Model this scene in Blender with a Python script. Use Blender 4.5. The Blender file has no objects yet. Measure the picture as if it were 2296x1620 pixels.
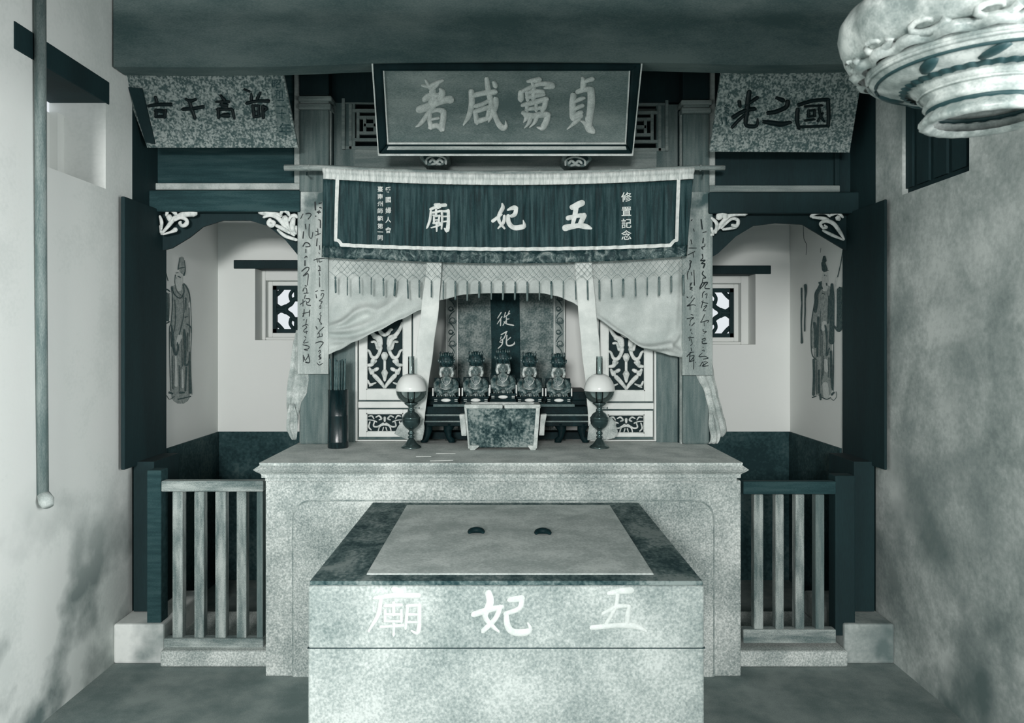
import bpy, math, random
from mathutils import Vector
random.seed(7)
S = bpy.context.scene
COL = S.collection
# ------------------------------------------------------------------ camera, sky, lights, exposure
F, CX, CY, EZ = 1700.0, 1130.0, 760.0, 1.6       # focal length in pixels, vanishing point, eye height
cd = bpy.data.cameras.new('camera'); cam = bpy.data.objects.new('camera', cd); COL.objects.link(cam)
cam.location = (0, 0, EZ); cam.rotation_euler = (math.pi / 2, 0, 0)
cd.sensor_width = 36; cd.lens = 36 * F / 2296
cd.shift_x = (1148 - CX) / 2296; cd.shift_y = (CY - 810) / 2296
cd.clip_start = 0.05
cd.dof.use_dof = True; cd.dof.focus_distance = 3.9; cd.dof.aperture_fstop = 6.3
S.camera = cam
W = bpy.data.worlds.new('sky'); S.world = W; W.use_nodes = True
bg = W.node_tree.nodes['Background']; bg.inputs[0].default_value = (0.90, 0.96, 1.0, 1); bg.inputs[1].default_value = 0.85
def area(name, loc, target, sx, sy, power, col):
    l = bpy.data.lights.new(name, 'AREA'); l.shape = 'RECTANGLE'; l.size = sx; l.size_y = sy
    l.energy = power; l.color = col
    o = bpy.data.objects.new(name, l); COL.objects.link(o); o.location = loc
    o.rotation_euler = (Vector(target) - Vector(loc)).to_track_quat('-Z', 'Y').to_euler()
    return o
area('door_daylight', (-0.8, -5.0, 2.45), (-0.1, 4.0, 1.5), 1.3, 0.9, 460, (1.0, 0.985, 0.965))
area('doorway_skylight', (0.0, -2.5, 1.3), (0, 4.0, 1.5), 2.9, 2.3, 5, (0.95, 1.0, 1.0))
area('left_wall_fill', (1.85, 0.5, 1.5), (-1.93, 0.8, 1.55), 1.2, 1.5, 70, (1.0, 1.0, 1.0)).data.spread = math.radians(104)  # added fill lamp brightening the left wall, not a real opening
S.view_settings.view_transform = 'Standard'; S.view_settings.look = 'None'
S.view_settings.gamma = 1; S.view_settings.use_curve_mapping = False
S.view_settings.exposure = 0.0
S.cycles.max_bounces = 6; S.cycles.diffuse_bounces = 3

# ------------------------------------------------------------------ materials (two-tone photographic ink)
def s2l(c): c /= 255.0; return c / 12.92 if c <= 0.04045 else ((c + 0.055) / 1.055) ** 2.4
DU = [(0, (2, 12, 14)), (45, (24, 50, 53)), (75, (62, 79, 79)), (115, (109, 119, 117)), (190, (188, 192, 189)), (235, (234, 236, 234)), (255, (255, 255, 255))]
def duo(v, E=0.62):
    for (a, ca), (b, cb) in zip(DU, DU[1:]):
        if v <= b:
            t = (v - a) / (b - a); break
    c = [s2l(ca[i] + (cb[i] - ca[i]) * t) / E for i in range(3)]; k = min(1, .86 / max(c))
    return tuple(x * k for x in c) + (1,)
MATS = {}
def mat(name, lo, hi, scale=6.0, grain=0.15, stretch=(1, 1, 1), rough=0.85, bump=0.1, metal=0.0, spec=0.3, gscale=180, pos=(0.35, 0.65), dist=0.0):
    if name in MATS: return MATS[name]
    m = bpy.data.materials.new(name); m.use_nodes = True; MATS[name] = m
    nt = m.node_tree; N, L = nt.nodes, nt.links
    b = N['Principled BSDF']
    tc = N.new('ShaderNodeTexCoord'); mp = N.new('ShaderNodeMapping'); mp.inputs['Scale'].default_value = stretch
    L.new(tc.outputs['Object'], mp.inputs[0])
    n1 = N.new('ShaderNodeTexNoise'); n1.inputs['Scale'].default_value = scale; n1.inputs['Detail'].default_value = 6
    n1.inputs['Roughness'].default_value = 0.6; n1.inputs['Distortion'].default_value = dist
    L.new(mp.outputs[0], n1.inputs['Vector'])
    n2 = N.new('ShaderNodeTexNoise'); n2.inputs['Scale'].default_value = gscale; n2.inputs['Detail'].default_value = 3
    L.new(mp.outputs[0], n2.inputs['Vector'])
    ad = N.new('ShaderNodeMath'); ad.operation = 'MULTIPLY_ADD'; ad.inputs[1].default_value = grain * 2; 
    L.new(n2.outputs[0], ad.inputs[0]); L.new(n1.outputs[0], ad.inputs[2])
    sb = N.new('ShaderNodeMath'); sb.operation = 'SUBTRACT'; sb.inputs[1].default_value = grain; L.new(ad.outputs[0], sb.inputs[0])
    r = N.new('ShaderNodeValToRGB'); r.color_ramp.elements[0].position = pos[0]; r.color_ramp.elements[1].position = pos[1]
    r.color_ramp.elements[0].color = duo(lo); r.color_ramp.elements[1].color = duo(hi)
    e = r.color_ramp.elements.new((pos[0] + pos[1]) / 2); e.color = duo((lo + hi) / 2)
    L.new(sb.outputs[0], r.inputs[0]); L.new(r.outputs[0], b.inputs['Base Color'])
    b.inputs['Roughness'].default_value = rough; b.inputs['Metallic'].default_value = metal
    b.inputs['Specular IOR Level'].default_value = spec
    if bump:
        bp = N.new('ShaderNodeBump'); bp.inputs['Strength'].default_value = bump; bp.inputs['Distance'].default_value = 0.01
        L.new(sb.outputs[0], bp.inputs['Height']); L.new(bp.outputs[0], b.inputs['Normal'])
    return m
PLAS = mat('plaster', 182, 210, 1.8, 0.12, bump=0.15, gscale=60)
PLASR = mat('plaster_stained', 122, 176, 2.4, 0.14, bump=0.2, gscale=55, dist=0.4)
LIME = mat('limewash', 190, 206, 1.5, 0.06, bump=0.05, gscale=90)
DADO = mat('dado_paint', 34, 70, 3.0, 0.25, (1, 1, 1), bump=0.1, gscale=60)
DARKW = mat('black_timber', 22, 32, 5, 0.2, (1, 1, .15), rough=0.75)
TIMB = mat('timber_brown', 78, 108, 5, 0.25, (6, 6, .6), bump=0.15)
TIMBH = mat('timber_brown_horizontal', 92, 128, 4, 0.25, (.6, 6, 6), bump=0.15)
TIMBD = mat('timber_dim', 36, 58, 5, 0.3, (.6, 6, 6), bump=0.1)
RAILW = mat('worn_rail_wood', 84, 150, 5, 0.3, (5, 5, .8), bump=0.2)
RAILH = mat('worn_rail_wood_horizontal', 84, 150, 5, 0.3, (.8, 5, 5), bump=0.2)
EDGEW = mat('worn_light_edge', 130, 160, 12, 0.2)
STONE = mat('granite', 104, 184, 3.0, 0.45, bump=0.2, gscale=130, pos=(.22,.74))
STONET = mat('granite_top', 138, 172, 6, 0.28, (1, 1, 1), bump=0.2, gscale=110)
STONED = mat('mossy_stone', 40, 112, 7, 0.25, (1, .6, 1), bump=0.25, gscale=90, dist=0.6)
CARVE = mat('painted_carving', 150, 210, 30, 0.15, bump=0.1, rough=0.6)
CREAM = mat('cream_paint', 182, 206, 6, 0.06, bump=0.04, rough=0.55)
def blotch(m, tone, z0, z1, scale):       # damp stains near the wall foot; on boards, blotches toward the top
    nt = m.node_tree; N, L = nt.nodes, nt.links; b = N['Principled BSDF']; src = b.inputs['Base Color'].links[0].from_socket
    tc = N.new('ShaderNodeTexCoord'); sp_ = N.new('ShaderNodeSeparateXYZ'); L.new(tc.outputs['Object'], sp_.inputs[0])
    mr = N.new('ShaderNodeMapRange'); mr.inputs[1].default_value = z1; mr.inputs[2].default_value = z0; L.new(sp_.outputs[2], mr.inputs[0])
    nz = N.new('ShaderNodeTexNoise'); nz.inputs['Scale'].default_value = scale; nz.inputs['Detail'].default_value = 7; L.new(tc.outputs['Object'], nz.inputs[0])
    r2 = N.new('ShaderNodeMapRange'); r2.inputs[1].default_value = .45; r2.inputs[2].default_value = .66; L.new(nz.outputs[0], r2.inputs[0])
    mu = N.new('ShaderNodeMath'); mu.operation = 'MULTIPLY'; L.new(mr.outputs[0], mu.inputs[0]); L.new(r2.outputs[0], mu.inputs[1])
    mx = N.new('ShaderNodeMix'); mx.data_type = 'RGBA'; L.new(mu.outputs[0], mx.inputs[0]); L.new(src, mx.inputs[6]); mx.inputs[7].default_value = duo(tone)
    L.new(mx.outputs[2], b.inputs['Base Color'])
blotch(PLAS, 96, .35, 1.05, 3.2); blotch(PLASR, 92, .2, 2.4, 2.6)
GROOVE = mat('panel_groove', 64, 90, 20, 0.1)
CLOTH = mat('pale_cotton', 140, 176, 4, 0.12, bump=0.1, gscale=220)
CLOTHD = mat('soiled_cotton', 120, 172, 14, 0.2, bump=0.1)
STRAP = mat('white_cotton_tape', 166, 190, 8, 0.08, bump=0.05)
HEAD = mat('banner_heading', 150, 192, 18, 0.15, (5, 1, .6), bump=0.1)
VELV = mat('dark_banner_cloth', 22, 60, 9, 0.2, (7, 7, .5), rough=0.7, bump=0.1)
BROC = mat('brocade_band', 34, 120, 16, 0.15, (1, 1, 1), rough=0.6, dist=1.5, pos=(.45, .68))
GOLD = mat('embroidered_white', 172, 200, 40, 0.15, bump=0.1)
GILT = mat('gilded_characters', 158, 186, 30, 0.3, rough=0.6, bump=0.1)
PLQ = mat('plaque_field', 84, 124, 3, 0.25, (.6, 1, 2), rough=0.45, bump=0.05)
LACQ = mat('black_lacquer', 16, 28, 8, 0.1, rough=0.5, spec=0.1)
TRIMM = mat('silvered_moulding', 158, 200, 12, 0.2, rough=0.4)
SPECK = mat('speckled_board', 72, 142, 34, 0.6, (1, 1, 1), bump=0.2, gscale=90)
SPECKD = mat('speckled_board_strip', 78, 112, 20, 0.4, gscale=90)
INK = mat('black_ink', 8, 16, 30, 0.1, rough=0.4, spec=0.25, bump=0)
INKF = mat('faded_ink', 40, 70, 40, 0.4, rough=0.7, bump=0)
BOARD = mat('couplet_board', 118, 172, 3, 0.25, (5, 5, .5), bump=0.1)
BOARDR = mat('couplet_board_grey', 104, 150, 4, 0.3, (4, 4, .5), bump=0.1)
blotch(BOARD, 74, .95, .40, 9); blotch(BOARDR, 66, .95, .45, 9)  # boards darker in blotches toward the top
BAMB = mat('bamboo_pole', 96, 150, 12, 0.2, (.6, 4, 4), rough=0.5)
NET = mat('fringe_cord', 78, 110, 30, 0.2, bump=0)
TASS = mat('tassel_thread', 52, 104, 20, 0.2, (6, 6, 1), bump=0)
STEL = mat('grey_stele', 74, 128, 14, 0.35, bump=0.25, gscale=90)
STELD = mat('dark_stele_stripe', 26, 46, 20, 0.3, bump=0.1)
FIGU = mat('statue_lacquer', 40, 118, 40, 0.3, rough=0.3, spec=0.5, bump=0.3)
CROWN = mat('statue_crown', 14, 60, 50, 0.3, rough=0.4, bump=0.3)
PALEO = mat('pale_ornament', 180, 215, 30, 0.2, rough=0.4)
BLACKF = mat('black_furniture', 10, 28, 12, 0.2, rough=0.55, spec=0.08)
CENS = mat('weathered_censer', 34, 122, 13, 0.35, bump=0.4, gscale=80)
CENSE = mat('censer_edge', 140, 176, 20, 0.2, bump=0.2)
BRASS = mat('dark_brass', 66, 90, 10, 0.1, rough=0.2, spec=0.8, metal=0.7, bump=0)
OPAL = mat('opal_glass', 212, 226, 4, 0.02, rough=0.15, spec=0.6, bump=0)
TUBEB = mat('dark_bamboo', 10, 26, 14, 0.2, (5, 5, .5), rough=0.22, spec=0.5)
STICK = mat('sticks', 44, 92, 30, 0.3, (5, 5, .5))
PMID = mat('mural_grey', 112, 150, 50, 0.4, (1, 1, 1), bump=0)
PDRK = mat('mural_dark', 58, 84, 60, 0.5, bump=0)
PPALE = mat('mural_face', 165, 182, 60, 0.2, bump=0)
LANT = mat('lantern_white', 110, 186, 14, 0.1, rough=0.35, spec=0.5, bump=0.1)
LAND = mat('lantern_dark_motif', 40, 60, 14, 0.1, rough=0.5)
FLOOR = mat('floor_tile', 96, 124, 5, 0.2, bump=0.1)
BEAMG = mat('grey_beam', 70, 98, 3, 0.2, (.6, 2, 2), bump=0.1)
PAPER = mat('paper', 185, 200, 10, 0.1)
def glass(name, col, rough=0.03):
    m = bpy.data.materials.new(name); m.use_nodes = True; nt = m.node_tree; N = nt.nodes; L = nt.links
    out = N['Material Output']; N.remove(N['Principled BSDF'])
    t = N.new('ShaderNodeBsdfTransparent'); t.inputs[0].default_value = col
    g = N.new('ShaderNodeBsdfGlossy'); g.inputs[1].default_value = rough; g.inputs[0].default_value = (.9, .95, .95, 1)
    fr = N.new('ShaderNodeFresnel'); fr.inputs[0].default_value = 1.5
    mx = N.new('ShaderNodeMixShader'); L.new(fr.outputs[0], mx.inputs[0]); L.new(t.outputs[0], mx.inputs[1]); L.new(g.outputs[0], mx.inputs[2])
    L.new(mx.outputs[0], out.inputs[0]); return m
GLASS = glass('smoked_lamp_glass', (0.72, 0.78, 0.78, 1))
CHIM = glass('chimney_glass', (0.72, 0.78, 0.78, 1))

# ------------------------------------------------------------------ geometry helpers
EYE = Vector((0, 0, EZ))
def plane(p0, n):
    p0 = Vector(p0); n = Vector(n).normalized()
    def P(px, py, h=0.0):
        d = Vector(((px - CX) / F, 1, -(py - CY) / F)); t = (p0 - EYE).dot(n) / d.dot(n)
        return EYE + d * t + n * h
    P.n = n; return P
def YP(Y): return plane((0, Y, 0), (0, -1, 0))
def X(px, Y): return (px - CX) / F * Y
def Z(py, Y): return EZ - (py - CY) / F * Y
def wpos(o):
    v = Vector((0, 0, 0))
    while o: v = v + o.location; o = o.parent
    return v
def settag(o, label=None, cat=None, group=None, kind=None):
    if label: o['label'] = label
    if cat: o['category'] = cat
    if group: o['group'] = group
    if kind: o['kind'] = kind
    return o
def thing(name, label, cat, loc=(0, 0, 0), group=None, kind=None):
    o = bpy.data.objects.new(name, None); COL.objects.link(o); o.location = loc; o.empty_display_size = 0.05
    return settag(o, label, cat, group, kind)
class MB:
    def __init__(s): s.v = []; s.f = []
    def add(s, vs, fs):
        k = len(s.v); s.v += [Vector(v) for v in vs]; s.f += [tuple(k + i for i in f) for f in fs]; return s
    def box(s, x0, x1, y0, y1, z0, z1):
        return s.add([(x0, y0, z0), (x1, y0, z0), (x1, y1, z0), (x0, y1, z0), (x0, y0, z1), (x1, y0, z1), (x1, y1, z1), (x0, y1, z1)],
                     [(0, 3, 2, 1), (4, 5, 6, 7), (0, 1, 5, 4), (1, 2, 6, 5), (2, 3, 7, 6), (3, 0, 4, 7)])
    def pbox(s, px0, px1, py0, py1, Y, d):      # front face at depth Y measured in photograph pixels
        return s.box(X(px0, Y), X(px1, Y), Y, Y + d, Z(py1, Y), Z(py0, Y))
    def slab(s, poly, P, h0, h1):
        n = len(poly); a = [P(x, y, h0) for x, y in poly]; b = [P(x, y, h1) for x, y in poly]
        return s.add(a + b, [tuple(range(n, 2 * n)), tuple(range(n - 1, -1, -1))] + [(i, (i + 1) % n, n + (i + 1) % n, n + i) for i in range(n)])
    def tube(s, pts, rs, n=8, flat=1.0, ax=None):
        pts = [Vector(p) for p in pts]; m = len(pts)
        if not hasattr(rs, '__len__'): rs = [rs] * m
        k = len(s.v); up = None
        for i, p in enumerate(pts):
            d = (pts[min(i + 1, m - 1)] - pts[max(i - 1, 0)])
            if d.length < 1e-9: d = Vector((0, 0, 1))
            d.normalize()
            a = Vector(ax) if ax else (Vector((0, 1, 0)) if abs(d.y) < 0.9 else Vector((1, 0, 0)))
            u = (a - d * a.dot(d)).normalized(); w = d.cross(u)
            for j in range(n):
                t = 2 * math.pi * j / n
                s.v.append(p + (u * math.cos(t) * flat + w * math.sin(t)) * rs[i])
        for i in range(m - 1):
            for j in range(n):
                a0 = k + i * n + j; a1 = k + i * n + (j + 1) % n
                s.f.append((a0, a1, a1 + n, a0 + n))
        s.f.append(tuple(k + j for j in range(n - 1, -1, -1))); s.f.append(tuple(k + (m - 1) * n + j for j in range(n)))
        return s
    def lathe(s, prof, c=(0, 0, 0), n=24, lobes=0, amp=0, sx=1, sy=1, cap=True):
        c = Vector(c); k = len(s.v); m = len(prof)
        for r, z in prof:
            for j in range(n):
                t = 2 * math.pi * j / n; rr = r * (1 + (amp * abs(math.sin(lobes * t / 2)) if lobes else 0))
                s.v.append(c + Vector((math.cos(t) * rr * sx, math.sin(t) * rr * sy, z)))
        for i in range(m - 1):
            for j in range(n):
                a0 = k + i * n + j; a1 = k + i * n + (j + 1) % n
                s.f.append((a0, a1, a1 + n, a0 + n))
        if cap:
            s.f.append(tuple(k + j for j in range(n - 1, -1, -1))); s.f.append(tuple(k + (m - 1) * n + j for j in range(n)))
        return s
    def ball(s, c, rx, ry, rz, n=12, m=8):
        return s.lathe([(max(1e-4, math.sin(math.pi * i / m)), -math.cos(math.pi * i / m) * rz) for i in range(m + 1)], c, n, sx=rx, sy=ry)
    def grid(s, fn, nu, nv):
        k = len(s.v)
        for j in range(nv + 1):
            for i in range(nu + 1): s.v.append(Vector(fn(i / nu, j / nv)))
        for j in range(nv):
            for i in range(nu):
                a = k + j * (nu + 1) + i; s.f.append((a, a + nu + 1, a + nu + 2, a + 1))
        return s
    def obj(s, name, m, parent=None, smooth=False, bevel=0, solid=0, label=None, cat=None, group=None, kind=None, seg=2):
        if parent is None:
            xs = [v.x for v in s.v]; ys = [v.y for v in s.v]; zs = [v.z for v in s.v]
            org = Vector(((min(xs) + max(xs)) / 2, (min(ys) + max(ys)) / 2, min(zs)))
        else: org = wpos(parent)
        me = bpy.data.meshes.new(name); me.from_pydata([tuple(v - org) for v in s.v], [], s.f); me.validate()
        me.materials.append(m)
        if smooth: me.polygons.foreach_set('use_smooth', [True] * len(me.polygons))
        o = bpy.data.objects.new(name, me); COL.objects.link(o)
        if parent is None: o.location = org
        else: o.parent = parent
        if bevel:
            b = o.modifiers.new('bevel', 'BEVEL'); b.width = bevel; b.segments = seg; b.limit_method = 'ANGLE'
        if solid:
            b = o.modifiers.new('thickness', 'SOLIDIFY'); b.thickness = solid; b.offset = 0
        return settag(o, label, cat, group, kind)
def strokes(txt):
    out = []
    for st in txt.replace('\n', ' ').split(';'):
        pts = []; w = 20.0
        for p in st.split(','):
            a = p.split()
            if not a: continue
            if len(a) > 2: w = float(a[2])
            pts.append((float(a[0]), float(a[1]), w))
        if not pts: continue
        if len(pts) == 1: pts.append((pts[0][0] + 2, pts[0][1] + 2, pts[0][2]))
        out.append(pts)
    return out
def scaled(sts, ox, oy, sc, mx=None):
    r = []
    for st in sts:
        q = [(ox + x / sc, oy + y / sc, w / sc) for x, y, w in st]
        if mx is not None: q = [(2 * mx - x, y, w) for x, y, w in q]
        r.append(q)
    return r
def smoothpts(st, step=4):
    if len(st) < 3:
        n = 3; return [tuple(st[0][k] + (st[1][k] - st[0][k]) * i / n for k in range(3)) for i in range(n + 1)]
    out = []; n = len(st)
    for i in range(n - 1):
        p0 = st[max(i - 1, 0)]; p1 = st[i]; p2 = st[i + 1]; p3 = st[min(i + 2, n - 1)]
        for j in range(step):
            t = j / step
            out.append(tuple(0.5 * (2 * p1[k] + (p2[k] - p0[k]) * t + (2 * p0[k] - 5 * p1[k] + 4 * p2[k] - p3[k]) * t * t + (3 * p1[k] - p0[k] - 3 * p2[k] + p3[k]) * t ** 3) for k in range(3)))
    out.append(st[-1]); return out
def brush(mb, sts, P, h, base=0.0):              # raised brush strokes lying on a surface
    for si, st in enumerate(sts):
        q = smoothpts(st); m = len(q); pts = []
        def dirv(i):
            a = q[max(i - 1, 0)]; b = q[min(i + 1, m - 1)]; dx = b[0] - a[0]; dy = b[1] - a[1]; l = math.hypot(dx, dy) or 1
            return dx / l, dy / l
        d = dirv(0); r = max(q[0][2], .1) / 2
        for t in (0.95, 0.7, 0.35): pts.append((q[0][0] - d[0] * r * t, q[0][1] - d[1] * r * t, r * math.sqrt(1 - t * t), d))
        for i in range(m): pts.append((q[i][0], q[i][1], max(q[i][2], .1) / 2, dirv(i)))
        d = dirv(m - 1); r = max(q[-1][2], .1) / 2
        for t in (0.35, 0.7, 0.95): pts.append((q[-1][0] + d[0] * r * t, q[-1][1] + d[1] * r * t, r * math.sqrt(1 - t * t), d))
        b = base + 0.00012 * (si % 9); k = len(mb.v)
        for x, y, r, (dx, dy) in pts:
            for c, hh in ((-1, 0), (-.72, .8), (0, 1), (.72, .8), (1, 0)):
                mb.v.append(P(x - dy * r * c, y + dx * r * c, b + h * hh))
        for i in range(len(pts) - 1):
            for c in range(4):
                a = k + i * 5 + c; mb.f.append((a, a + 5, a + 6, a + 1))
    return mb
def carve(mb, sts, P, flat=0.6, n=7, lift=0.0):             # free-standing carved scrolls (closed tapered rods)
    for st in sts:
        q = smoothpts(st, 5); c = P(q[0][0], q[0][1]); sc = (P(q[0][0] + 1, q[0][1]) - c).length
        pts = []; rs = []
        d0 = Vector((q[1][0] - q[0][0], q[1][1] - q[0][1])).normalized() * q[0][2] * .4
        d1 = Vector((q[-1][0] - q[-2][0], q[-1][1] - q[-2][1])).normalized() * q[-1][2] * .4
        pts.append(P(q[0][0] - d0.x, q[0][1] - d0.y, lift)); rs.append(q[0][2] * .25 * sc)
        for x, y, w in q: pts.append(P(x, y, lift)); rs.append(max(w, .3) / 2 * sc)
        pts.append(P(q[-1][0] + d1.x, q[-1][1] + d1.y, lift)); rs.append(q[-1][2] * .25 * sc)
        mb.tube(pts, rs, n, flat, ax=tuple(P.n))
    return mb
def interp(tab, x):
    if x <= tab[0][0]: return tab[0][1]
    for (a, va), (b, vb) in zip(tab, tab[1:]):
        if x <= b: 
            t = (x - a) / (b - a); t = t * t * (3 - 2 * t) * .5 + t * .5
            return va + (vb - va) * t
    return tab[-1][1]
def cloth(rows, P, bulge=0.01, rip=3, amp=0.004, nu=24, nv=30, ph=0.0):
    L_ = [(r[0], r[1]) for r in rows]; R_ = [(r[0], r[2]) for r in rows]; y0, y1 = rows[0][0], rows[-1][0]
    def fn(u, v):
        y = y0 + (y1 - y0) * v; x = interp(L_, y) * (1 - u) + interp(R_, y) * u
        h = bulge * math.sin(math.pi * u) + amp * math.sin(u * rip * 2 * math.pi + ph + 2.2 * math.sin(v * 3 + ph))
        return P(x, y, h)
    return MB().grid(fn, nu, nv)
_glyph = {}
def glyphs(mb, ch, P, px, py, size, h=0.0006, bold=0.012):   # small printed or embroidered characters, drawn as outlines
    if ch not in _glyph:
        cu = bpy.data.curves.new('g', 'FONT'); cu.body = ch; cu.align_x = 'CENTER'; cu.align_y = 'CENTER'; cu.offset = bold; cu.resolution_u = 2
        o = bpy.data.objects.new('g', cu); COL.objects.link(o); bpy.context.view_layer.update()
        me = o.evaluated_get(bpy.context.evaluated_depsgraph_get()).to_mesh()
        vs = [v.co.copy() for v in me.vertices]; fs = [tuple(p.vertices) for p in me.polygons]
        bpy.data.objects.remove(o); bpy.data.curves.remove(cu)
        if vs:
            ax = (min(v.x for v in vs) + max(v.x for v in vs)) / 2; ay = (min(v.y for v in vs) + max(v.y for v in vs)) / 2
            vs = [(v.x - ax, v.y - ay) for v in vs]
        _glyph[ch] = (vs, fs)
    vs, fs = _glyph[ch]
    return mb.add([P(px + x * size, py - y * size, h) for x, y in vs], fs)
def copy_thing(root, loc, label=None, group=None, name=None):
    r = root.copy(); COL.objects.link(r); r.location = loc
    if label: r['label'] = label
    if group: r['group'] = group
    for ch in list(root.children):
        c = ch.copy(); COL.objects.link(c); c.parent = r
        for g in ch.children:
            d = g.copy(); COL.objects.link(d); d.parent = c
    return r

# ================================================================== SETTING
XW = 1.927; XA = 1.905; YB = 5.05; YF = -2.6; HC = 3.75
def struct(mb, name, m, label, cat, **k): return mb.obj(name, m, None, label=label, cat=cat, kind='structure', **k)
struct(MB().box(-2.3, 2.3, YF - .3, YB + .3, -.1, 0), 'floor', FLOOR, 'worn grey tiled floor of the shrine hall', 'floor')
struct(MB().box(-2.3, 2.3, YF - .3, YB + .3, HC, HC + .1), 'ceiling', DARKW, 'dark timber ceiling lost in shadow above the shrine', 'ceiling')
# side walls with one high window opening each
WY0, WY1 = 3.14, 3.668
def sidewall(sg, m, name, label, z0, z1):
    a, b = sorted((sg * XW, sg * 2.2)); mb = MB()
    mb.box(a, b, YF, WY0, 0, HC).box(a, b, WY1, 3.93, 0, HC).box(a, b, WY0, WY1, 0, z0).box(a, b, WY0, WY1, z1, HC)
    return struct(mb, name, m, label, 'wall')
zl0, zl1 = Z(423, WY1), Z(203, WY1)
sidewall(-1, PLAS, 'wall_left', 'pale smooth plaster side wall on the left with a high window', zl0, zl1)
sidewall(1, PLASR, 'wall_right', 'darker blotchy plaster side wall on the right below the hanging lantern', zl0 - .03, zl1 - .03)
w3 = thing('window_3', 'high small window recess in the left plaster wall, whitewashed jambs', 'window', (-2.05, 3.4, zl0), kind='structure')
MB().box(-2.2, -2.17, WY0, WY1, zl0, zl1 - .12).obj('shutter_panel', CREAM, w3, bevel=.003)
MB().box(-2.17, -2.13, WY0, WY0 + .06, zl0, zl1 - .12).box(-2.17, -2.13, WY1 - .05, WY1, zl0, zl1 - .12).obj('window_frame', LIME, w3)
MB().box(-2.2, -XW + .004, WY0 - .16, WY1 + .03, zl1 - .06, zl1 + .05).obj('lintel', DARKW, w3, bevel=.004)
w4 = thing('window_4', 'high window recess in the right plaster wall closed by a dark shutter', 'window', (2.05, 3.4, zl0 - .03), kind='structure')
MB().box(1.955, 1.99, WY0, WY1, zl0 - .03, zl1 - .03).obj('shutter_panel', DARKW, w4)
for k in range(4):
    y = WY0 + .05 + k * .14; MB().box(1.943, 1.955, y, y + .1, zl0, zl1 - .06).obj('board', DARKW, w4)
# back wall with two recessed window openings
def winrect(c): return X(c - 94, YB), X(c + 94, YB)
WL = (X(572, YB), X(760, YB), Z(762, YB), Z(600, YB)); WR = (X(1510, YB), X(1694, YB), Z(772, YB), Z(612, YB))
mb = MB(); xs = [-2.2, WL[0], WL[1], WR[0], WR[1], 2.2]; T = .30
mb.box(xs[0], xs[1], YB, YB + T, 0, HC).box(xs[2], xs[3], YB, YB + T, 0, HC).box(xs[4], xs[5], YB, YB + T, 0, HC)
for q in (WL, WR): mb.box(q[0], q[1], YB, YB + T, 0, q[2]).box(q[0], q[1], YB, YB + T, q[3], HC)
struct(mb, 'wall_back', LIME, 'whitewashed back wall of both side alcoves', 'wall')
def alcove_window(q, cx, gl, gt, gr, gb, name, label):
    """stepped whitewashed reveal, black lintel, pierced flower grille"""
    w = thing(name, label, 'window', ((q[0] + q[1]) / 2, YB, q[2]), kind='structure'); Y2 = YB + .14; Y3 = YB + .2
    g = (X(gl, Y3), X(gr, Y3), Z(gb, Y3), Z(gt, Y3))
    i_ = (g[0] - .03, g[1] + .03, g[2] - .03, g[3] + .03)
    r = MB().box(q[0], i_[0], Y2, YB + T, q[2], q[3]).box(i_[1], q[1], Y2, YB + T, q[2], q[3]).box(i_[0], i_[1], Y2, YB + T, q[2], i_[2]).box(i_[0], i_[1], Y2, YB + T, i_[3], q[3])
    r.obj('inner_reveal', LIME, w, bevel=.006)
    r = MB().box(i_[0], g[0], Y3, YB + T, i_[2], i_[3]).box(g[1], i_[1], Y3, YB + T, i_[2], i_[3]).box(g[0], g[1], Y3, YB + T, i_[2], g[2]).box(g[0], g[1], Y3, YB + T, g[3], i_[3])
    r.obj('reveal_step', LIME, w, bevel=.004)
    MB().box(q[0] - .14, q[1] + .1 , YB - .012, YB + .15, q[3] - .006, q[3] + .05).obj('lintel', DARKW, w, bevel=.004)
    Pg = YP(Y3 + .03); s = (gr - gl) / 110.0; cy = (gt + gb) / 2; cxx = (gl + gr) / 2
    fr = MB(); t = 9
    for a in ((gl, gl + t, gt, gb), (gr - t, gr, gt, gb), (gl, gr, gt, gt + t), (gl, gr, gb - t, gb)): fr.pbox(*a, Y3 + .01, .03)
    fr.obj('grille_frame', DARKW, w)
    gr_ = MB(); sts = []
    n = 48
    ring = []
    for k in range(n + 1):
        t_ = 2 * math.pi * k / n; rr = (21 + 3.2 * math.cos(4 * t_)) * s; ring.append((cxx + rr * math.cos(t_), cy + rr * math.sin(t_), 11 * s))
    sts.append(ring)
    for sx in (-1, 1):
        sts.append([(cxx + sx * 24 * s, cy, 10 * s), (cxx + sx * 50 * s, cy, 12 * s)])
        sts.append([(cxx, cy + sx * 22 * s, 10 * s), (cxx, cy + sx * 48 * s, 12 * s)])
        for sy in (-1, 1):
            sts.append([(cxx + sx * 12 * s, cy + sy * 22 * s, 9 * s), (cxx + sx * 14 * s, cy + sy * 34 * s, 8 * s), (cxx + sx * 4 * s, cy + sy * 48 * s, 9 * s)])
            sts.append([(cxx + sx * 48 * s, cy + sy * 30 * s, 8 * s), (cxx + sx * 40 * s, cy + sy * 38 * s, 10 * s), (cxx + sx * 30 * s, cy + sy * 48 * s, 8 * s)])
            sts.append([(cxx + sx * 24 * s, cy + sy * 8 * s, 8 * s), (cxx + sx * 36 * s, cy + sy * 4 * s, 8 * s), (cxx + sx * 48 * s, cy + sy * 12 * s, 8 * s)])
    carve(gr_, sts, Pg, 1.0, 8).obj('grille_scrollwork', DARKW, w, smooth=True)
alcove_window(WL, 0, 611, 640, 718, 746, 'window_1', 'square window with pierced black flower grille in the left alcove')
alcove_window(WR, 0, 1536, 646, 1646, 756, 'window_2', 'square window with pierced black flower grille in the right alcove')
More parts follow.
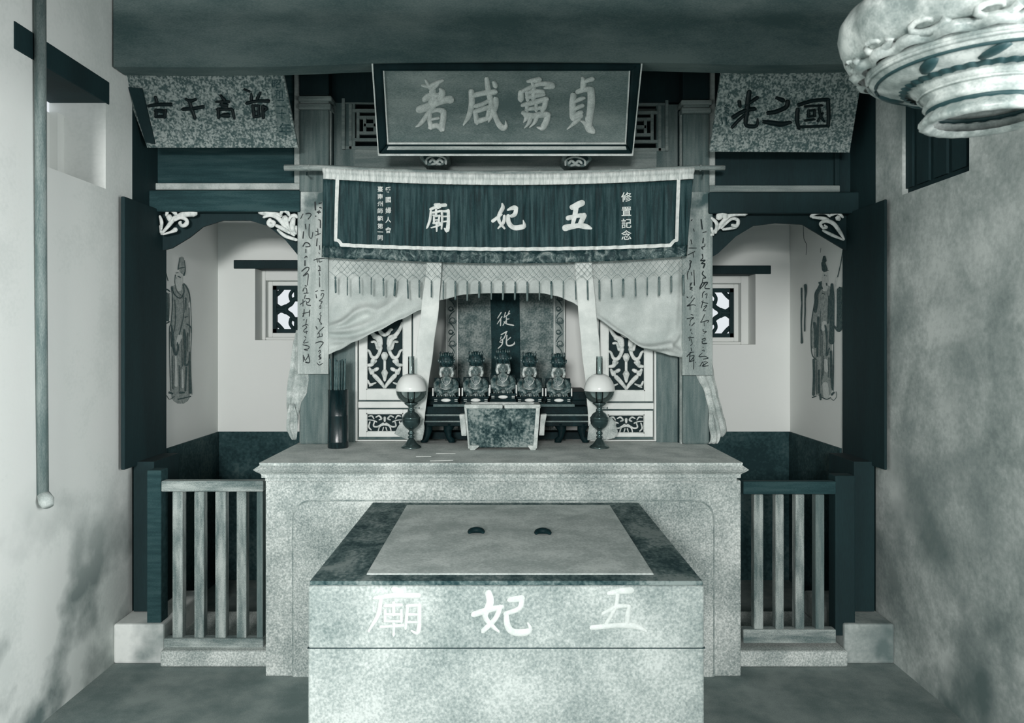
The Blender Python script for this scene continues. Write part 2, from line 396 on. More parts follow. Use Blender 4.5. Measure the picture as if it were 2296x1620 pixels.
# alcove side walls
for sg, nm, lb in ((-1, 'wall_alcove_left', 'whitewashed side wall of the left alcove bearing a painted official'), (1, 'wall_alcove_right', 'whitewashed side wall of the right alcove bearing a painted official')):
    a, b = sorted((sg * XA, sg * 2.2)); struct(MB().box(a, b, 4.27, YB, 0, HC), nm, LIME, lb, 'wall')
zd = .985
struct(MB().box(-XA, XA, YB - .012, YB, 0, zd).box(-XA, -XA + .012, 4.275, YB - .012, 0, zd).box(XA - .012, XA, 4.275, YB - .012, 0, zd), 'trim_1', DADO, 'dark painted dado around the lower alcove walls', 'dado')
# front wall behind the camera with the doorway
struct(MB().box(-2.2, -1.5, YF - .2, YF, 0, HC).box(1.5, 2.2, YF - .2, YF, 0, HC).box(-1.5, 1.5, YF - .2, YF, 3.3, HC), 'wall_front', PLAS, 'plaster front wall with the wide entrance doorway', 'wall')
# beams
struct(MB().box(-XW, XW, 1.42, 1.62, 2.57, 3.1), 'trim_2', DARKW, 'dark unseen beam added above the lantern to shade the shrine front', 'beam', bevel=.01)  # beam added out of view to cast shade over the plaque tops
bm_ = MB(); pts = []
def beam_y(px): return interp([(240, 150), (420, 151), (600, 150), (900, 140), (1150, 137), (1450, 140), (1700, 146), (2010, 142)], px)
bm_.grid(lambda u, v: (X(254 + 1752 * u, 3.72), 3.72 + .0 * v, Z(beam_y(254 + 1752 * u), 3.72) + v * .45), 40, 1)
bm_.grid(lambda u, v: (X(254 + 1752 * u, 3.72), 3.72 + .12 * v, Z(beam_y(254 + 1752 * u), 3.72)), 40, 1)
bm_.grid(lambda u, v: (X(254 + 1752 * u, 3.72), 3.84, Z(beam_y(254 + 1752 * u), 3.72) + v * .45), 40, 1)
struct(bm_, 'trim_3', BEAMG, 'grey sagging roof beam along the top of the shrine front', 'beam')
# timber front of the side bays
for sg, a, b, yo, tr in ((-1, 286, 672, 0, 4), (1, 1590, 1974, 4, 10)):
    lr = 'left' if sg < 0 else 'right'
    Y = 4.22
    struct(MB().pbox(a - 30 if sg < 0 else a, b if sg < 0 else b + 30, -20, 426 + yo, Y, .05), 'trim_%d' % tr, DARKW if sg > 0 else TIMBD, 'dark timber panel above the %s alcove opening' % lr, 'panel')
    t = thing('trim_%d' % (tr + 1), 'pale worn frame around the dark panel above the %s alcove' % lr, 'frame', ((X(a, Y) + X(b, Y)) / 2, Y, Z(426, Y)), kind='structure')
    if sg < 0: R_ = [(337, 673, 410, 425, EDGEW, 'rail'), (337, 348, 150, 410, TIMBD, 'stile'), (659, 673, 150, 410, EDGEW, 'stile')]
    else: R_ = [(1590, 1884, 415, 430, TIMBH, 'rail'), (1590, 1604, 150, 415, EDGEW, 'stile'), (1873, 1884, 150, 415, DARKW, 'stile')]
    for q in R_: MB().pbox(*q[:4], Y - .025, .03).obj(q[5], q[4], t, bevel=.005)
    struct(MB().pbox(a - 30 if sg < 0 else a, b if sg < 0 else b + 30, 426 + yo, 474 + yo, 4.12, .18), 'trim_%d' % (tr + 2), TIMBD if sg < 0 else DARKW, 'dark lintel beam over the %s alcove opening' % lr, 'beam', bevel=.008)
    # projecting jamb board (runs away from the viewer beside the side wall)
    xa, xb = sorted((sg * 1.906, sg * (1.886 if sg < 0 else 1.892)))
    struct(MB().box(xa, xb, 3.77, 4.24, .95, 2.31 - (.015 if sg > 0 else 0)), 'trim_%d' % (tr + 3), DARKW, 'tall black jamb board hung beside the %s alcove opening' % lr, 'board', bevel=.004)
    xa, xb = sorted((sg * XW, sg * 2.2)); struct(MB().box(xa, xb, 3.93, 4.27, 0, HC), 'trim_%d' % (27 + (sg > 0)), DARKW, 'added dark lining for timber and shade between the %s side wall and the alcove' % lr, 'board')  # lining added dark, covering both timber and the shade in this corner
    xa, xb = sorted((sg * XA, sg * 1.80))
    struct(MB().box(xa, xb, 3.9, 4.2, .2, .97), 'trim_%d' % (tr + 4), DARKW, 'black board standing in for the shaded recess below the jamb board on the %s' % lr, 'board')  # black board put in for the shade of the recess
    xa, xb = sorted((sg * XW, sg * 1.68))
    struct(MB().box(xa, xb, 3.74, 4.25, 0, .195), 'trim_%d' % (tr + 5), PLAS if sg < 0 else PLASR, 'low plaster plinth block in the %s corner' % lr, 'plinth', bevel=.01)
# sills below the gates
struct(MB().box(-1.68, -1.14, 3.7, 4.25, 0, .078), 'trim_16', STONE, 'low stone sill under the left wooden gate', 'sill', bevel=.01)
struct(MB().box(1.13, 1.68, 3.7, 4.25, 0, .078), 'trim_17', STONE, 'low stone sill under the right wooden gate', 'sill', bevel=.01)
# columns standing on the altar
YC = 4.18
def column(a, b, dy, n, lr):
    t = thing('trim_%d' % n, 'square grey timber column with moulded capital, %s of the banner' % lr, 'column', (X((a + b) / 2, YC), YC, 1.02), kind='structure')
    MB().box(X(a, YC), X(b, YC), YC, YC + .16, 1.02, Z(244 + dy, YC)).obj('shaft', TIMB, t, bevel=.012)
    MB().pbox(a - 2, b + 4, 231 + dy, 244 + dy, YC - .012, .18).pbox(a + 1, b, 224 + dy, 232 + dy, YC - .004, .17).pbox(a - 3, b + 6, 214 + dy, 225 + dy, YC - .02, .2).obj('capital', TIMBH, t, bevel=.007)
    MB().box(X(a, YC), X(b, YC), YC, YC + .16, Z(214 + dy, YC), 3.4).obj('upper_shaft', DARKW, t, bevel=.008)
    e = b if lr == 'left' else a; s = 1 if lr == 'left' else -1
    MB().pbox(*sorted((e + s * 2, e + s * 5)), 246, 998, YC + .03, .05).obj('fillet', EDGEW, t)
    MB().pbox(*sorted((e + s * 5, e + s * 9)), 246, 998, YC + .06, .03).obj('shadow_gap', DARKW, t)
column(670, 737, 0, 18, 'left'); column(1531, 1592, 9, 19, 'right')
YM = 4.27
struct(MB().pbox(744, 796, 228, 995, YM, .03).pbox(1472, 1524, 234, 995, YM, .03), 'trim_20', TIMB, 'grey timber boards flanking the carved screens', 'board')
struct(MB().pbox(796, 1472, 334, 640, YM, .03), 'trim_21', TIMBH, 'broad grey timber board behind the banner pole', 'board')
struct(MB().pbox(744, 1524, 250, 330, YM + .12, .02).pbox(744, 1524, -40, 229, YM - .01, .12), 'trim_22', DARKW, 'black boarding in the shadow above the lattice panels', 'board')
for n, c, dy, sd in ((23, 829, 0, 'left'), (24, 1436, 4, 'right')):
    t = thing('trim_%d' % n, 'fretwork lattice panel half hidden by the %s end of the main plaque' % sd, 'lattice', (X(c, YM), YM, Z(335, YM)), kind='structure')
    def bar(x0, x1, y0, y1, Yf=YM - .005):
        MB().pbox(c + x0, c + x1, y0 + dy, y1 + dy, Yf, .022).obj('lattice_bar', TIMBH, t, bevel=.002)
    w, h, cy = 63, 53, 280
    for i, (ww, hh) in enumerate(((63, 54), (47, 54), (30, 36), (15, 21))):
        if i == 0:
            bar(-ww, -ww + 7, cy - hh - 6, cy + hh, YM - .015); bar(ww - 7, ww, cy - hh - 6, cy + hh, YM - .015)
            bar(-ww + 7, ww - 7, cy - hh, cy - hh + 6); bar(-ww + 7, ww - 7, cy + hh - 7, cy + hh)
        else:
            bar(-ww, -ww + 7, cy - hh + (0 if i > 1 else 6), cy + hh); bar(ww - 7, ww, cy - hh + (0 if i > 1 else 6), cy + hh)
            if i > 1: bar(-ww - 9, ww + 9, cy - hh, cy - hh + 7, YM - .004); bar(-ww - 9, ww + 9, cy + hh - 7, cy + hh, YM - .004)
    bar(-14, 14, cy - 4, cy + 4)
# niche behind the screens
struct(MB().pbox(900, 1360, 560, 1010, 4.86, .03), 'trim_25', LIME, 'whitewashed rear wall of the central niche', 'wall')
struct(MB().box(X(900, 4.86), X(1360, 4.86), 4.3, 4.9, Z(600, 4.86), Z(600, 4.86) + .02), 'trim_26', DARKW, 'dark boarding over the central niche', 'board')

# ================================================================== MURALS (flat paint on the alcove walls)
PL = plane((-XA, 0, 0), (1, 0, 0)); PR = plane((XA, 0, 0), (-1, 0, 0))
def mural(P, ox, oy, sc, name, label, layers):
    t = thing(name, label, 'painting', P(ox + 300 / sc, oy + 1560 / sc))
    for nm, m, base, txt in layers:
        brush(MB(), scaled(strokes(txt), ox, oy, sc), P, .0006, base).obj(nm, m, t, kind='stuff' if nm in ('ink_lines', 'inscription', 'face', 'robe_wash', 'sleeve') else None)
mural(PL, 340, 560, 4.63, 'painted_official', 'faded wall painting of a robed official with a tall hat, left alcove', [
 ('robe_wash', PMID, .0006, '290 440 150,300 700 190,300 1000 200,300 1300 210,300 1500 200;150 480 70,150 600 80,145 700 70;230 400 60,330 390 80,370 520 60'),
 ('face', PPALE, .0018, '285 260 70,280 330 80,280 400 60;290 900 50,270 960 40;200 440 12,195 580 14,185 700 12;240 1100 30,250 1400 40;310 1250 26,318 1420 30'),
 ('hat', PMID, .0026, '310 90 40,312 150 60,320 220 60'),
 ('ink_lines', PDRK, .0034, '''90 60 7,120 150 8,165 320 8;285 80 5,275 150 7,270 200 14;335 110 5,345 200 8,330 260 18;280 190 8,340 180 8;240 260 8,235 340 6,260 430 6,300 470 6;
  245 240 6,270 235 6;270 275 14,290 285 10;250 290 6;110 430 20,150 410 16,180 430 12;100 460 8,105 600 8,105 700 8,140 760 10,180 745 12;125 470 14,125 700 14;150 450 20,150 600 26,155 730 20;175 450 8,170 740 8;
  205 380 10,230 460 10,290 500 12,330 440 10,320 360 10;200 390 8,210 560 8,195 760 8,180 820 8,180 1100 6,190 1460 6;235 520 8,240 760 8,210 900 8;
  330 350 10,375 420 12,395 520 8,405 700 6,408 900 6,400 1150 6,412 1500 6;320 470 7,330 640 7,300 800 8,280 880 8;350 500 14,350 620 8;340 700 10,370 690 6;
  200 780 14,215 900 22,220 1000 26,245 1090 20,270 1020 18,260 960 10;190 850 8,200 1000 10;225 1000 7,230 1200 6,225 1450 6;210 1100 6,212 1440 6;
  330 820 8,340 900 26,345 1050 22,340 1190 22,380 1170 14,390 1060 10;325 830 5,315 1210 5;300 930 5,310 1200 5;280 1200 8,285 1460 8;300 1210 5,300 1440 5;
  355 1220 18,350 1350 14,345 1460 16;385 1150 16,390 1300 18,395 1480 26;370 860 8,370 1050 6;385 600 5,390 900 5;150 1510 5,180 1550 6,230 1520 5;180 1480 24,210 1490 16;290 1480 26,330 1480 14;270 1550 14,400 1520 10;360 770 14,400 800 10,405 860 6''')])
mural(PR, 1780, 560, 4.63, 'painted_official', 'dark wall painting of a robed official with a tall black hat, right alcove', [
 ('robe_wash', PMID, .0006, '320 430 150,310 700 190,300 1000 190,310 1300 180,310 1450 170;230 600 50,200 800 50,200 1000 50'),
 ('face', PPALE, .0018, '330 250 60,328 320 70,325 400 60;320 760 50,310 820 40;330 1150 40,340 1250 40;330 1400 60,340 1520 60;450 290 22,440 380 20,432 780 10'),
 ('hat', PDRK, .0026, '320 75 30,320 110 46;310 140 44,325 200 60'),
 ('sleeve', PDRK, .0026, '480 420 60,485 600 70,480 800 66;400 360 30,400 470 50,395 600 60,400 780 50,395 950 60'),
 ('inscription', PDRK, .0034, '85 400 20,85 480 18,88 560 14,84 640 18,82 760 14,85 860 16,88 960 26;125 370 34,128 440 26,122 520 14,122 640 16,118 740 14,118 840 16'),
 ('ink_lines', PDRK, .0034, '''515 0 8,490 150 8,460 280 10;320 215 6,365 212 6;325 262 12;345 268 6;345 350 14,350 370 10;290 330 14,270 400 40,240 460 40,240 560 36,230 640 26;
  240 420 14,220 560 10,190 740 8,185 900 8,195 1080 10,240 1140 10;220 760 26,235 880 34,230 1000 34;260 700 22,255 900 20,250 1100 20;280 640 6,280 1100 6;270 340 20,300 400 16;300 450 10,330 460 6;
  370 480 14,370 600 22,360 760 14;330 780 14,345 860 24,350 960 12,345 1100 18,375 1020 14;290 830 10,300 880 12;300 900 8,300 1340 6;320 1100 7,310 1300 6;370 1120 6,365 1320 6;
  210 1140 24,215 1300 26,210 1500 30;245 1150 6,240 1500 8;265 1250 20,265 1480 22;300 1200 5,290 1400 6;395 1050 16,400 1200 18,400 1380 20,410 1450 14;420 900 8,420 1200 10,415 1460 10;385 1050 7,385 1330 6;
  280 1500 22,285 1550 20;300 1530 8,350 1550 10,390 1530 8;400 1500 24,420 1480 20;445 1470 5,450 1520 5,420 1560 6,390 1540 5;200 1530 14,240 1515 8;425 790 20,470 840 26,500 820 20;480 390 16,515 400 14''')])
# plaster cracks on the right alcove wall
t = thing('wall_crack', 'thin branching cracks in the whitewash of the right alcove wall', 'crack', PR(1810, 580))
for q in ('1220 260 5,1225 380 5,1250 440 5,1245 530 4', '1380 470 4,1375 510 3', '1100 260 3,1098 600 2'): brush(MB(), scaled(strokes(q), 1500, 440, 4.05), PR, .0003, .0005).obj('crack_line', PDRK, t)

# ================================================================== CARVED CORNER BRACKETS
def bracket(txt, ox, oy, sc, label, Y=4.14):
    sts = scaled(strokes(txt), ox, oy, sc); P = YP(Y)
    x = sum(s[0][0] for s in sts) / len(sts); y = max(p[1] for s in sts for p in s)
    t = thing('corner_bracket', label, 'carving', at0(x, y, Y), 'carved leaf brackets in the alcove openings')
    for i, s in enumerate(sts):
        s = [(a_, b_, w_ * 1.45) for a_, b_, w_ in s]
        carve(MB(), [s], P, .55, 8, lift=.004 * (i % 4)).obj('leaf_scroll', CARVE, t, smooth=True)
def at0(px, py, Y): return Vector((X(px, Y), Y, Z(py, Y)))
bracket('150 500 26,260 370 45,340 270 55,440 220 60,560 180 90,640 180 90;230 220 34,250 150 40,310 140 50,370 200 40;275 250 70,275 290 40;140 240 26,165 330 40,160 440 24;130 380 25,145 480 35;350 290 40,440 250 45,530 290 40,530 350 50,470 380 40,430 340 34,445 320 26;180 510 20,300 475 30,370 440 56', 340, 450, 6.753, 'pale carved leaf bracket in the far left corner, its tongue pointing right')
bracket('1650 170 60,1740 170 90,1850 200 60,1950 220 50;1700 250 26,1800 220 40,1900 250 50,1980 330 50,2050 430 50,2160 520 30;1800 290 40,1775 340 46,1820 380 46,1860 340 46,1820 310 36;1960 210 30,2000 150 45,2060 170 45,2090 220 30;2020 270 80,2040 350 60,2100 460 36;2085 300 26,2110 240 36,2170 220 40,2200 250 30;2160 270 40,2140 340 60,2140 430 50,2180 500 26;1900 380 35,2000 430 45,2100 490 30;1910 440 26,2020 530 40,2190 590 34;2190 390 25,2190 500 20', 340, 450, 6.753, 'pale carved leaf bracket with rolled curl, against the left column')
bracket('385 350 18,460 270 30,540 180 30,620 155 36,690 150 42;450 190 44,480 155 50,510 180 40;385 200 18,430 250 24,420 330 18;470 290 16,560 210 18,620 220 24,610 270 24,570 265 22;490 300 16,560 290 20,610 280 18;385 290 18,400 350 14', 1500, 440, 4.05, 'pale carved leaf bracket beside the right couplet board')
bracket('1290 180 20,1340 150 24,1420 150 20,1460 180 18;1300 190 16,1420 205 24,1460 240 16;1390 285 18,1370 250 20,1420 225 24,1490 250 28,1550 330 24,1585 390 12;1390 290 16,1425 285 16,1405 265 12;1400 310 16,1480 350 22,1585 395 12;1470 170 20,1530 150 24,1575 190 16;1530 200 40,1534 204 34', 1500, 440, 4.05, 'carved leaf bracket with a pale ball in the far right corner')

for n_, pl_, lb in ((29, [(345, 472), (345, 566), (385, 556), (425, 532), (455, 508), (500, 494), (560, 494), (600, 506), (640, 538), (668, 572), (672, 572), (672, 472)], 'dark curved board standing in for the shadow behind the two leaf brackets, left alcove'),
                    (30, [(1590, 476), (1590, 580), (1610, 568), (1650, 530), (1690, 506), (1740, 500), (1800, 503), (1845, 530), (1895, 560), (1912, 566), (1912, 476)], 'dark curved board standing in for the shadow behind the two leaf brackets, right alcove')):
    struct(MB().slab(pl_, YP(4.19), -.014, 0), 'trim_%d' % n_, DARKW, lb, 'board')  # boards added in the shape of the shadow under the lintel beam
# ================================================================== ALTAR
AX0, AX1, AY0, AY1, AZ = -1.15, 1.122, 3.56, 4.34, 1.02
alt = thing('stone_altar', 'long pale granite altar with moulded rim and sunk round-cornered panel', 'altar', ((AX0 + AX1) / 2, 3.95, 0))
MB().box(-1.133, 1.126, 3.60, AY1, 0, .93).obj('body', STONE, alt, bevel=.006)
a = MB()
prof = [(.0, AZ), (-.002, AZ - .012), (.012, AZ - .022), (.022, AZ - .03), (.012, AZ - .04), (-.004, AZ - .052), (-.008, AZ - .058), (-.008, AZ - .072), (-.022, AZ - .076), (-.022, AZ - .09)]
k = len(a.v)
for d, z in prof:
    for x, y in ((AX0 - d, AY0 + .0 - d), (AX1 + d, AY0 - d), (AX1 + d, AY1), (AX0 - d, AY1)): a.v.append(Vector((x, y + 0, z)))
for i in range(len(prof) - 1):
    for j in range(4):
        a0 = k + i * 4 + j; a1 = k + i * 4 + (j + 1) % 4; a.f.append((a1, a0, a0 + 4, a1 + 4))
a.obj('rim_moulding', STONE, alt)
MB().box(AX0 + .002, AX1 - .002, AY0 + .002, AY1, AZ - .03, AZ).obj('top_slab', mat('altar_top_stone', 156, 194, 6, 0.28, bump=0.15, gscale=110), alt)
# rounded front panel outline (raised bead) and field
def rrect(x0, x1, y0, y1, r, n=8):
    p = []
    for cx, cy, a0 in ((x1 - r, y0 + r, -90), (x1 - r, y1 - r, 0), (x0 + r, y1 - r, 90), (x0 + r, y0 + r, 180)):
        for i in range(n + 1):
            t = math.radians(a0 + 90 * i / n); p.append((cx + r * math.cos(t), cy + r * math.sin(t)))
    return p
PA = YP(3.60)
q = rrect(655, 1602, 1120, 1600, 42); m_ = len(q)
qi = rrect(658, 1599, 1123, 1597, 40)
a = MB().add([PA(x, y, .0015) for x, y in q] + [PA(x, y, .0015) for x, y in qi], [(i, (i + 1) % m_, m_ + (i + 1) % m_, m_ + i) for i in range(m_)])
a.obj('panel_groove', mat('stone_groove', 96, 140, 20, .3), alt)
MB().slab(qi, PA, 0, .006).obj('panel', STONE, alt, bevel=.003)
# ================================================================== FRONT STONE TABLE
TZ, TY0, TY1, TX0, TX1 = .831, 2.42, 3.592, -.626, .640
tb = thing('stone_table', 'low granite offering table with dark mossy border, in front of the altar', 'table', (.0, 3.0, 0))
MB().box(TX0, TX1, TY0, TY1, 0, TZ - .018).obj('body', mat('granite_table', 100, 162, 3.4, 0.4, bump=0.2, gscale=130, pos=(.22, .74)), tb, bevel=.008)
MB().box(TX0 + .004, TX1 - .004, TY0 + .004, TY1, TZ - .018, TZ - .004).obj('border', STONED, tb, bevel=.003)
MB().box(X(805, 2.52) + .03, X(1462, 2.52) - .0, 2.49, TY1 - .07, TZ - .01, TZ).obj('top_slab', STONET, tb, bevel=.003)
MB().box(TX0 - .0015, TX1 + .0015, TY0 - .0015, TY0 + .02, Z(1453.5, TY0), Z(1451, TY0)).obj('groove_line', DARKW, tb)
PF = YP(TY0)
for nm, (ox, oy, sc), txt in (
 ('character', (800, 1300, 5.218), '440 110 80,520 140 70;210 210 50,440 180 66,720 180 66;280 220 50,250 400 54,140 590 34;330 300 44,520 290 44;430 260 44,430 400 44;330 350 40,330 480 40;520 350 40,520 480 40;330 400 34,520 400 34;330 480 34,520 480 34;280 545 34,540 530 44;430 480 44,430 640 34;590 320 44,570 560 40;590 300 44,720 290 44;730 290 54,720 600 54,640 590 24;600 400 34,720 400 34;600 490 34,720 490 34'),
 ('character', (800, 1300, 5.218), '1540 150 80,1560 260 90,1500 420 66,1590 540 54,1660 600 30;1370 400 70,1560 340 70,1700 310 50;1680 310 60,1620 450 60,1480 590 60;1790 230 66,1930 210 76;1930 230 66,1900 330 60,1740 390 54;1750 400 60,1760 520 76,1820 600 80,1960 610 86,2030 570 54,2000 500 24'),
 ('character', (1200, 1300, 5.74), '950 170 60,1100 140 80,1230 130 86;1060 190 56,1040 320 50,980 450 50,910 560 46;870 430 46,1050 340 60,1200 330 46;1210 340 50,1190 460 66,1180 570 56;730 610 66,1080 580 66,1280 590 76,1420 650 40')):
    brush(MB(), scaled(strokes(txt), ox, oy, sc), PF, .003, .0004).obj(nm, CENSE if False else mat('pale_worn_character', 162, 176, 26, .3), tb, smooth=True)
# moon blocks on the table
PT = plane((0, 0, TZ), (0, 0, 1))
def moon(px, py, flip, label):
    c = PT(px, py); t = None; mb = MB(); n = 18; pts = []; rs = []
    for i in range(n + 1):
        a_ = math.pi * (i / n) * 1.15 - .2; pts.append(c + Vector((math.cos(a_) * .026 * flip, math.sin(a_) * .03 - .01, .010 + .004 * math.sin(math.pi * i / n)))); rs.append(.003 + .0125 * math.sin(math.pi * i / n) ** .7)
    mb.tube(pts, rs, 8, .8, ax=(0, 0, 1)).obj('moon_block', LACQ, None, smooth=True, label=label, cat='divination block', group='pair of divination blocks on the stone table')
moon(1068, 1198, 1, 'small black crescent divination block, left one of the pair on the stone table')
moon(1217, 1200, -1, 'small black crescent divination block, right one of the pair on the stone table')

# ================================================================== GATES
def gate(name, label, parts, Y=3.76):
    t = thing(name, label, 'gate', at0((parts[0][1] + parts[1][1]) / 2, 1455, Y), 'low slatted gates beside the altar')
    for nm, a, b, c, d, m in parts:
        dy = {'post': .0, 'top_rail': -.012, 'bottom_rail': -.012}.get(nm, 0)
        MB().pbox(a, b, c, d, Y + dy, .05 if nm != 'post' else .08).obj(nm, m, t, bevel=.005)
gate('wooden_gate', 'worn slatted wooden gate left of the altar with a tall square post', [
    ('post', 329, 361, 1054, 1402, TIMBD), ('top_rail', 361, 590, 1078, 1102, RAILH), ('bottom_rail', 358, 590, 1431, 1460, RAILH),
    ('slat', 386, 409, 1102, 1431, RAILW), ('slat', 435, 457, 1102, 1431, RAILW), ('slat', 482, 506, 1102, 1431, RAILW), ('slat', 530, 552, 1102, 1431, RAILW), ('stile', 575, 589, 1102, 1431, TIMB)])
gate('wooden_gate', 'shadowed slatted wooden gate right of the altar, its lower half pale', [
    ('top_rail', 1667, 1875, 1079, 1108, TIMBD), ('bottom_rail', 1667, 1875, 1411, 1442, RAILH),
    ('slat', 1691, 1712, 1108, 1411, RAILW), ('slat', 1739, 1758, 1108, 1411, RAILW), ('slat', 1784, 1804, 1108, 1411, RAILW), ('slat', 1829, 1849, 1108, 1411, TIMB), ('post', 1873, 1918, 1066, 1425, DARKW)])

# ================================================================== MAIN PLAQUE
def tilted(pyb, Yb, pyt, Yt):
    b = Vector((0, Yb, Z(pyb, Yb))); t_ = Vector((0, Yt, Z(pyt, Yt))); d = t_ - b
    return plane(b, (0, -d.z, d.y))
PM = tilted(343, 3.99, 155, 3.76)
mp = thing('main_plaque', 'large framed name plaque with four brush characters, above the banner', 'plaque', PM(1134, 343))
MB().slab([(858, 336), (1412, 336), (1424, 150), (846, 150)], PM, -.03, 0).obj('panel', PLQ, mp)
def rail(poly, h0, h1, m, nm, bv=.004): MB().slab(poly, PM, h0, h1).obj(nm, m, mp, bevel=bv)
rail([(849, 344), (1418, 344), (1404, 322), (868, 322)], -.03, .022, LACQ, 'frame_rail', .012)
rail([(849, 344), (868, 322), (858, 140), (836, 140)], -.03, .022, LACQ, 'frame_rail', .012)
rail([(1418, 344), (1404, 322), (1415, 140), (1438, 140)], -.03, .022, LACQ, 'frame_rail', .012)
rail([(838, 140), (1436, 140), (1425, 158), (852, 158)], -.03, .022, LACQ, 'frame_rail', .012)
rail([(849, 346), (1418, 346), (1418, 341.5), (849, 341.5)], .0, .026, TRIMM, 'outer_moulding', .001)
rail([(849, 346), (851.5, 346), (838, 140), (834.5, 140)], .0, .026, TRIMM, 'outer_moulding', .001)
rail([(1418, 346), (1415.5, 346), (1436, 140), (1439, 140)], .0, .026, TRIMM, 'outer_moulding', .001)
rail([(870, 322), (1400, 322), (1400, 318), (870, 318)], .0, .014, TRIMM, 'inner_moulding', .001)
rail([(869, 322), (872, 322), (862, 150), (859, 150)], .0, .014, TRIMM, 'inner_moulding', .001)
rail([(1400, 322), (1403, 322), (1413, 150), (1410, 150)], .0, .014, TRIMM, 'inner_moulding', .001)
rail([(868, 333), (1404, 333), (1402, 325), (872, 325)], .0, .024, mat('rubbed_frame_rail', 128, 172, 6, .3, (.5, 3, 3)), 'rubbed_rail', .003)
C1 = (920, 160, 10.436); C2 = (1140, 160, 10.436)
for cc, txt in (
 (C1, '360 200 50,400 280 70,460 380 90;280 325 50,440 350 90,620 270 100,760 210 60;640 300 80,560 380 90,500 470 110;340 650 120,440 590 150,620 560 110;700 410 60,740 490 150,700 620 140;530 450 130,540 600 150,500 760 170;220 890 160,420 820 160,640 720 150,860 660 150,930 660 170;620 700 110,480 900 110,330 1110 100,220 1240 80,130 1290 20;460 960 100,450 1120 100,480 1300 100;480 940 90,640 900 90,760 930 130;780 940 120,770 1100 130,730 1330 130;500 1120 60,660 1090 60;480 1300 110,620 1270 110,740 1340 120'),
 (C1, '1430 470 120,1440 700 130,1420 880 120,1350 1080 100,1250 1240 40;1450 570 100,1700 510 110,1980 480 120;1790 180 100,1810 350 110,1860 600 120,1920 850 120,2000 1080 110,2090 1260 120,2180 1320 130,2240 1270 80,2230 1150 20;1960 260 90,1990 330 110;1530 810 90,1700 760 90,1820 690 80;1520 960 100,1560 1180 110;1520 940 100,1700 880 100,1850 840 100;1850 860 90,1810 1060 90;1560 1170 110,1700 1130 110,1860 1080 70;2000 650 120,1990 800 130,1930 960 120,1840 1160 50'),
 (C2, '450 230 60,600 210 110,720 190 110;290 500 120,290 640 130;300 480 80,480 390 90,700 300 90,900 290 110,1020 330 130;1030 350 110,960 370 90,840 385 40;560 260 70,590 400 100,580 620 110;440 500 90,620 460 90,800 480 100;440 600 90,700 560 90,830 540 70;330 790 80,520 740 110,760 680 110,880 650 120;870 650 120,850 800 110,800 900 100;430 760 90,440 900 90;650 720 70,650 900 80;420 890 80,640 860 80,820 850 80;340 970 90,560 1040 120,760 1010 130,900 1010 130;350 960 90,430 1060 120,360 1180 30;520 1050 110,480 1200 80,380 1310 24;660 1040 110,620 1180 80,500 1300 24;920 1010 130,890 1150 130,820 1290 130,770 1330 100,670 1300 30;440 500 100,450 660 80'),
 (C2, '1730 150 70,1760 240 130,1740 400 110;1800 230 90,1960 180 100;1620 480 100,1750 430 110,1900 420 120;1930 430 150,1940 700 160,1910 1000 150,1890 1180 140;1520 560 130,1500 800 140,1510 1060 140;1560 700 80,1700 640 90,1770 620 60;1560 870 90,1730 800 90;1560 1020 110,1700 960 100;1520 1090 130,1690 1040 110;1640 1100 120,1540 1210 90,1370 1350 20;1700 1160 40,1800 1220 100,1900 1340 170,1960 1390 130;1870 1100 140,1890 1250 130')):
    brush(MB(), [[(a_, b_, w_ * 1.14) for a_, b_, w_ in q_] for q_ in scaled(strokes(txt), *cc)], PM, .010, .0008).obj('character', GILT, mp, smooth=True)
for px, py, lb in ((978, 361, 'left'), (1290, 364, 'right')):
    t = thing('plaque_bracket', 'small carved rosette bracket under the main plaque, %s one' % lb, 'bracket', at0(px, py + 20, 4.2), 'rosette brackets under the main plaque')
    Pb = YP(4.2); q = []
    for i in range(28):
        a_ = 2 * math.pi * i / 28; rr = 1 + .07 * math.cos(6 * a_); q.append((px + 32 * rr * math.cos(a_), py + 20 * rr * math.sin(a_)))
    MB().slab(q, Pb, -.06, .10).obj('block', mat('bracket_wood', 80, 110, 20, .3), t, bevel=.008)
    q2 = [(px + (x - px) * .72, py + 1 + (y - py) * .72) for x, y in q]
    MB().slab(q2, Pb, .10, .104).obj('sunk_face', DARKW, t)
    carve(MB(), [[(px - 14, py + 2, 6), (px - 8, py - 4, 7), (px - 1, py + 4, 7), (px - 9, py + 7, 6)], [(px + 14, py + 2, 6), (px + 8, py - 4, 7), (px + 1, py + 4, 7), (px + 9, py + 7, 6)],
                 [(px - 22, py + 6, 5), (px - 20, py - 6, 5), (px, py - 12, 5), (px + 20, py - 6, 5), (px + 22, py + 6, 5)]], Yp_(4.095) if False else YP(4.095), .8).obj('scroll', EDGEW, t, smooth=True)

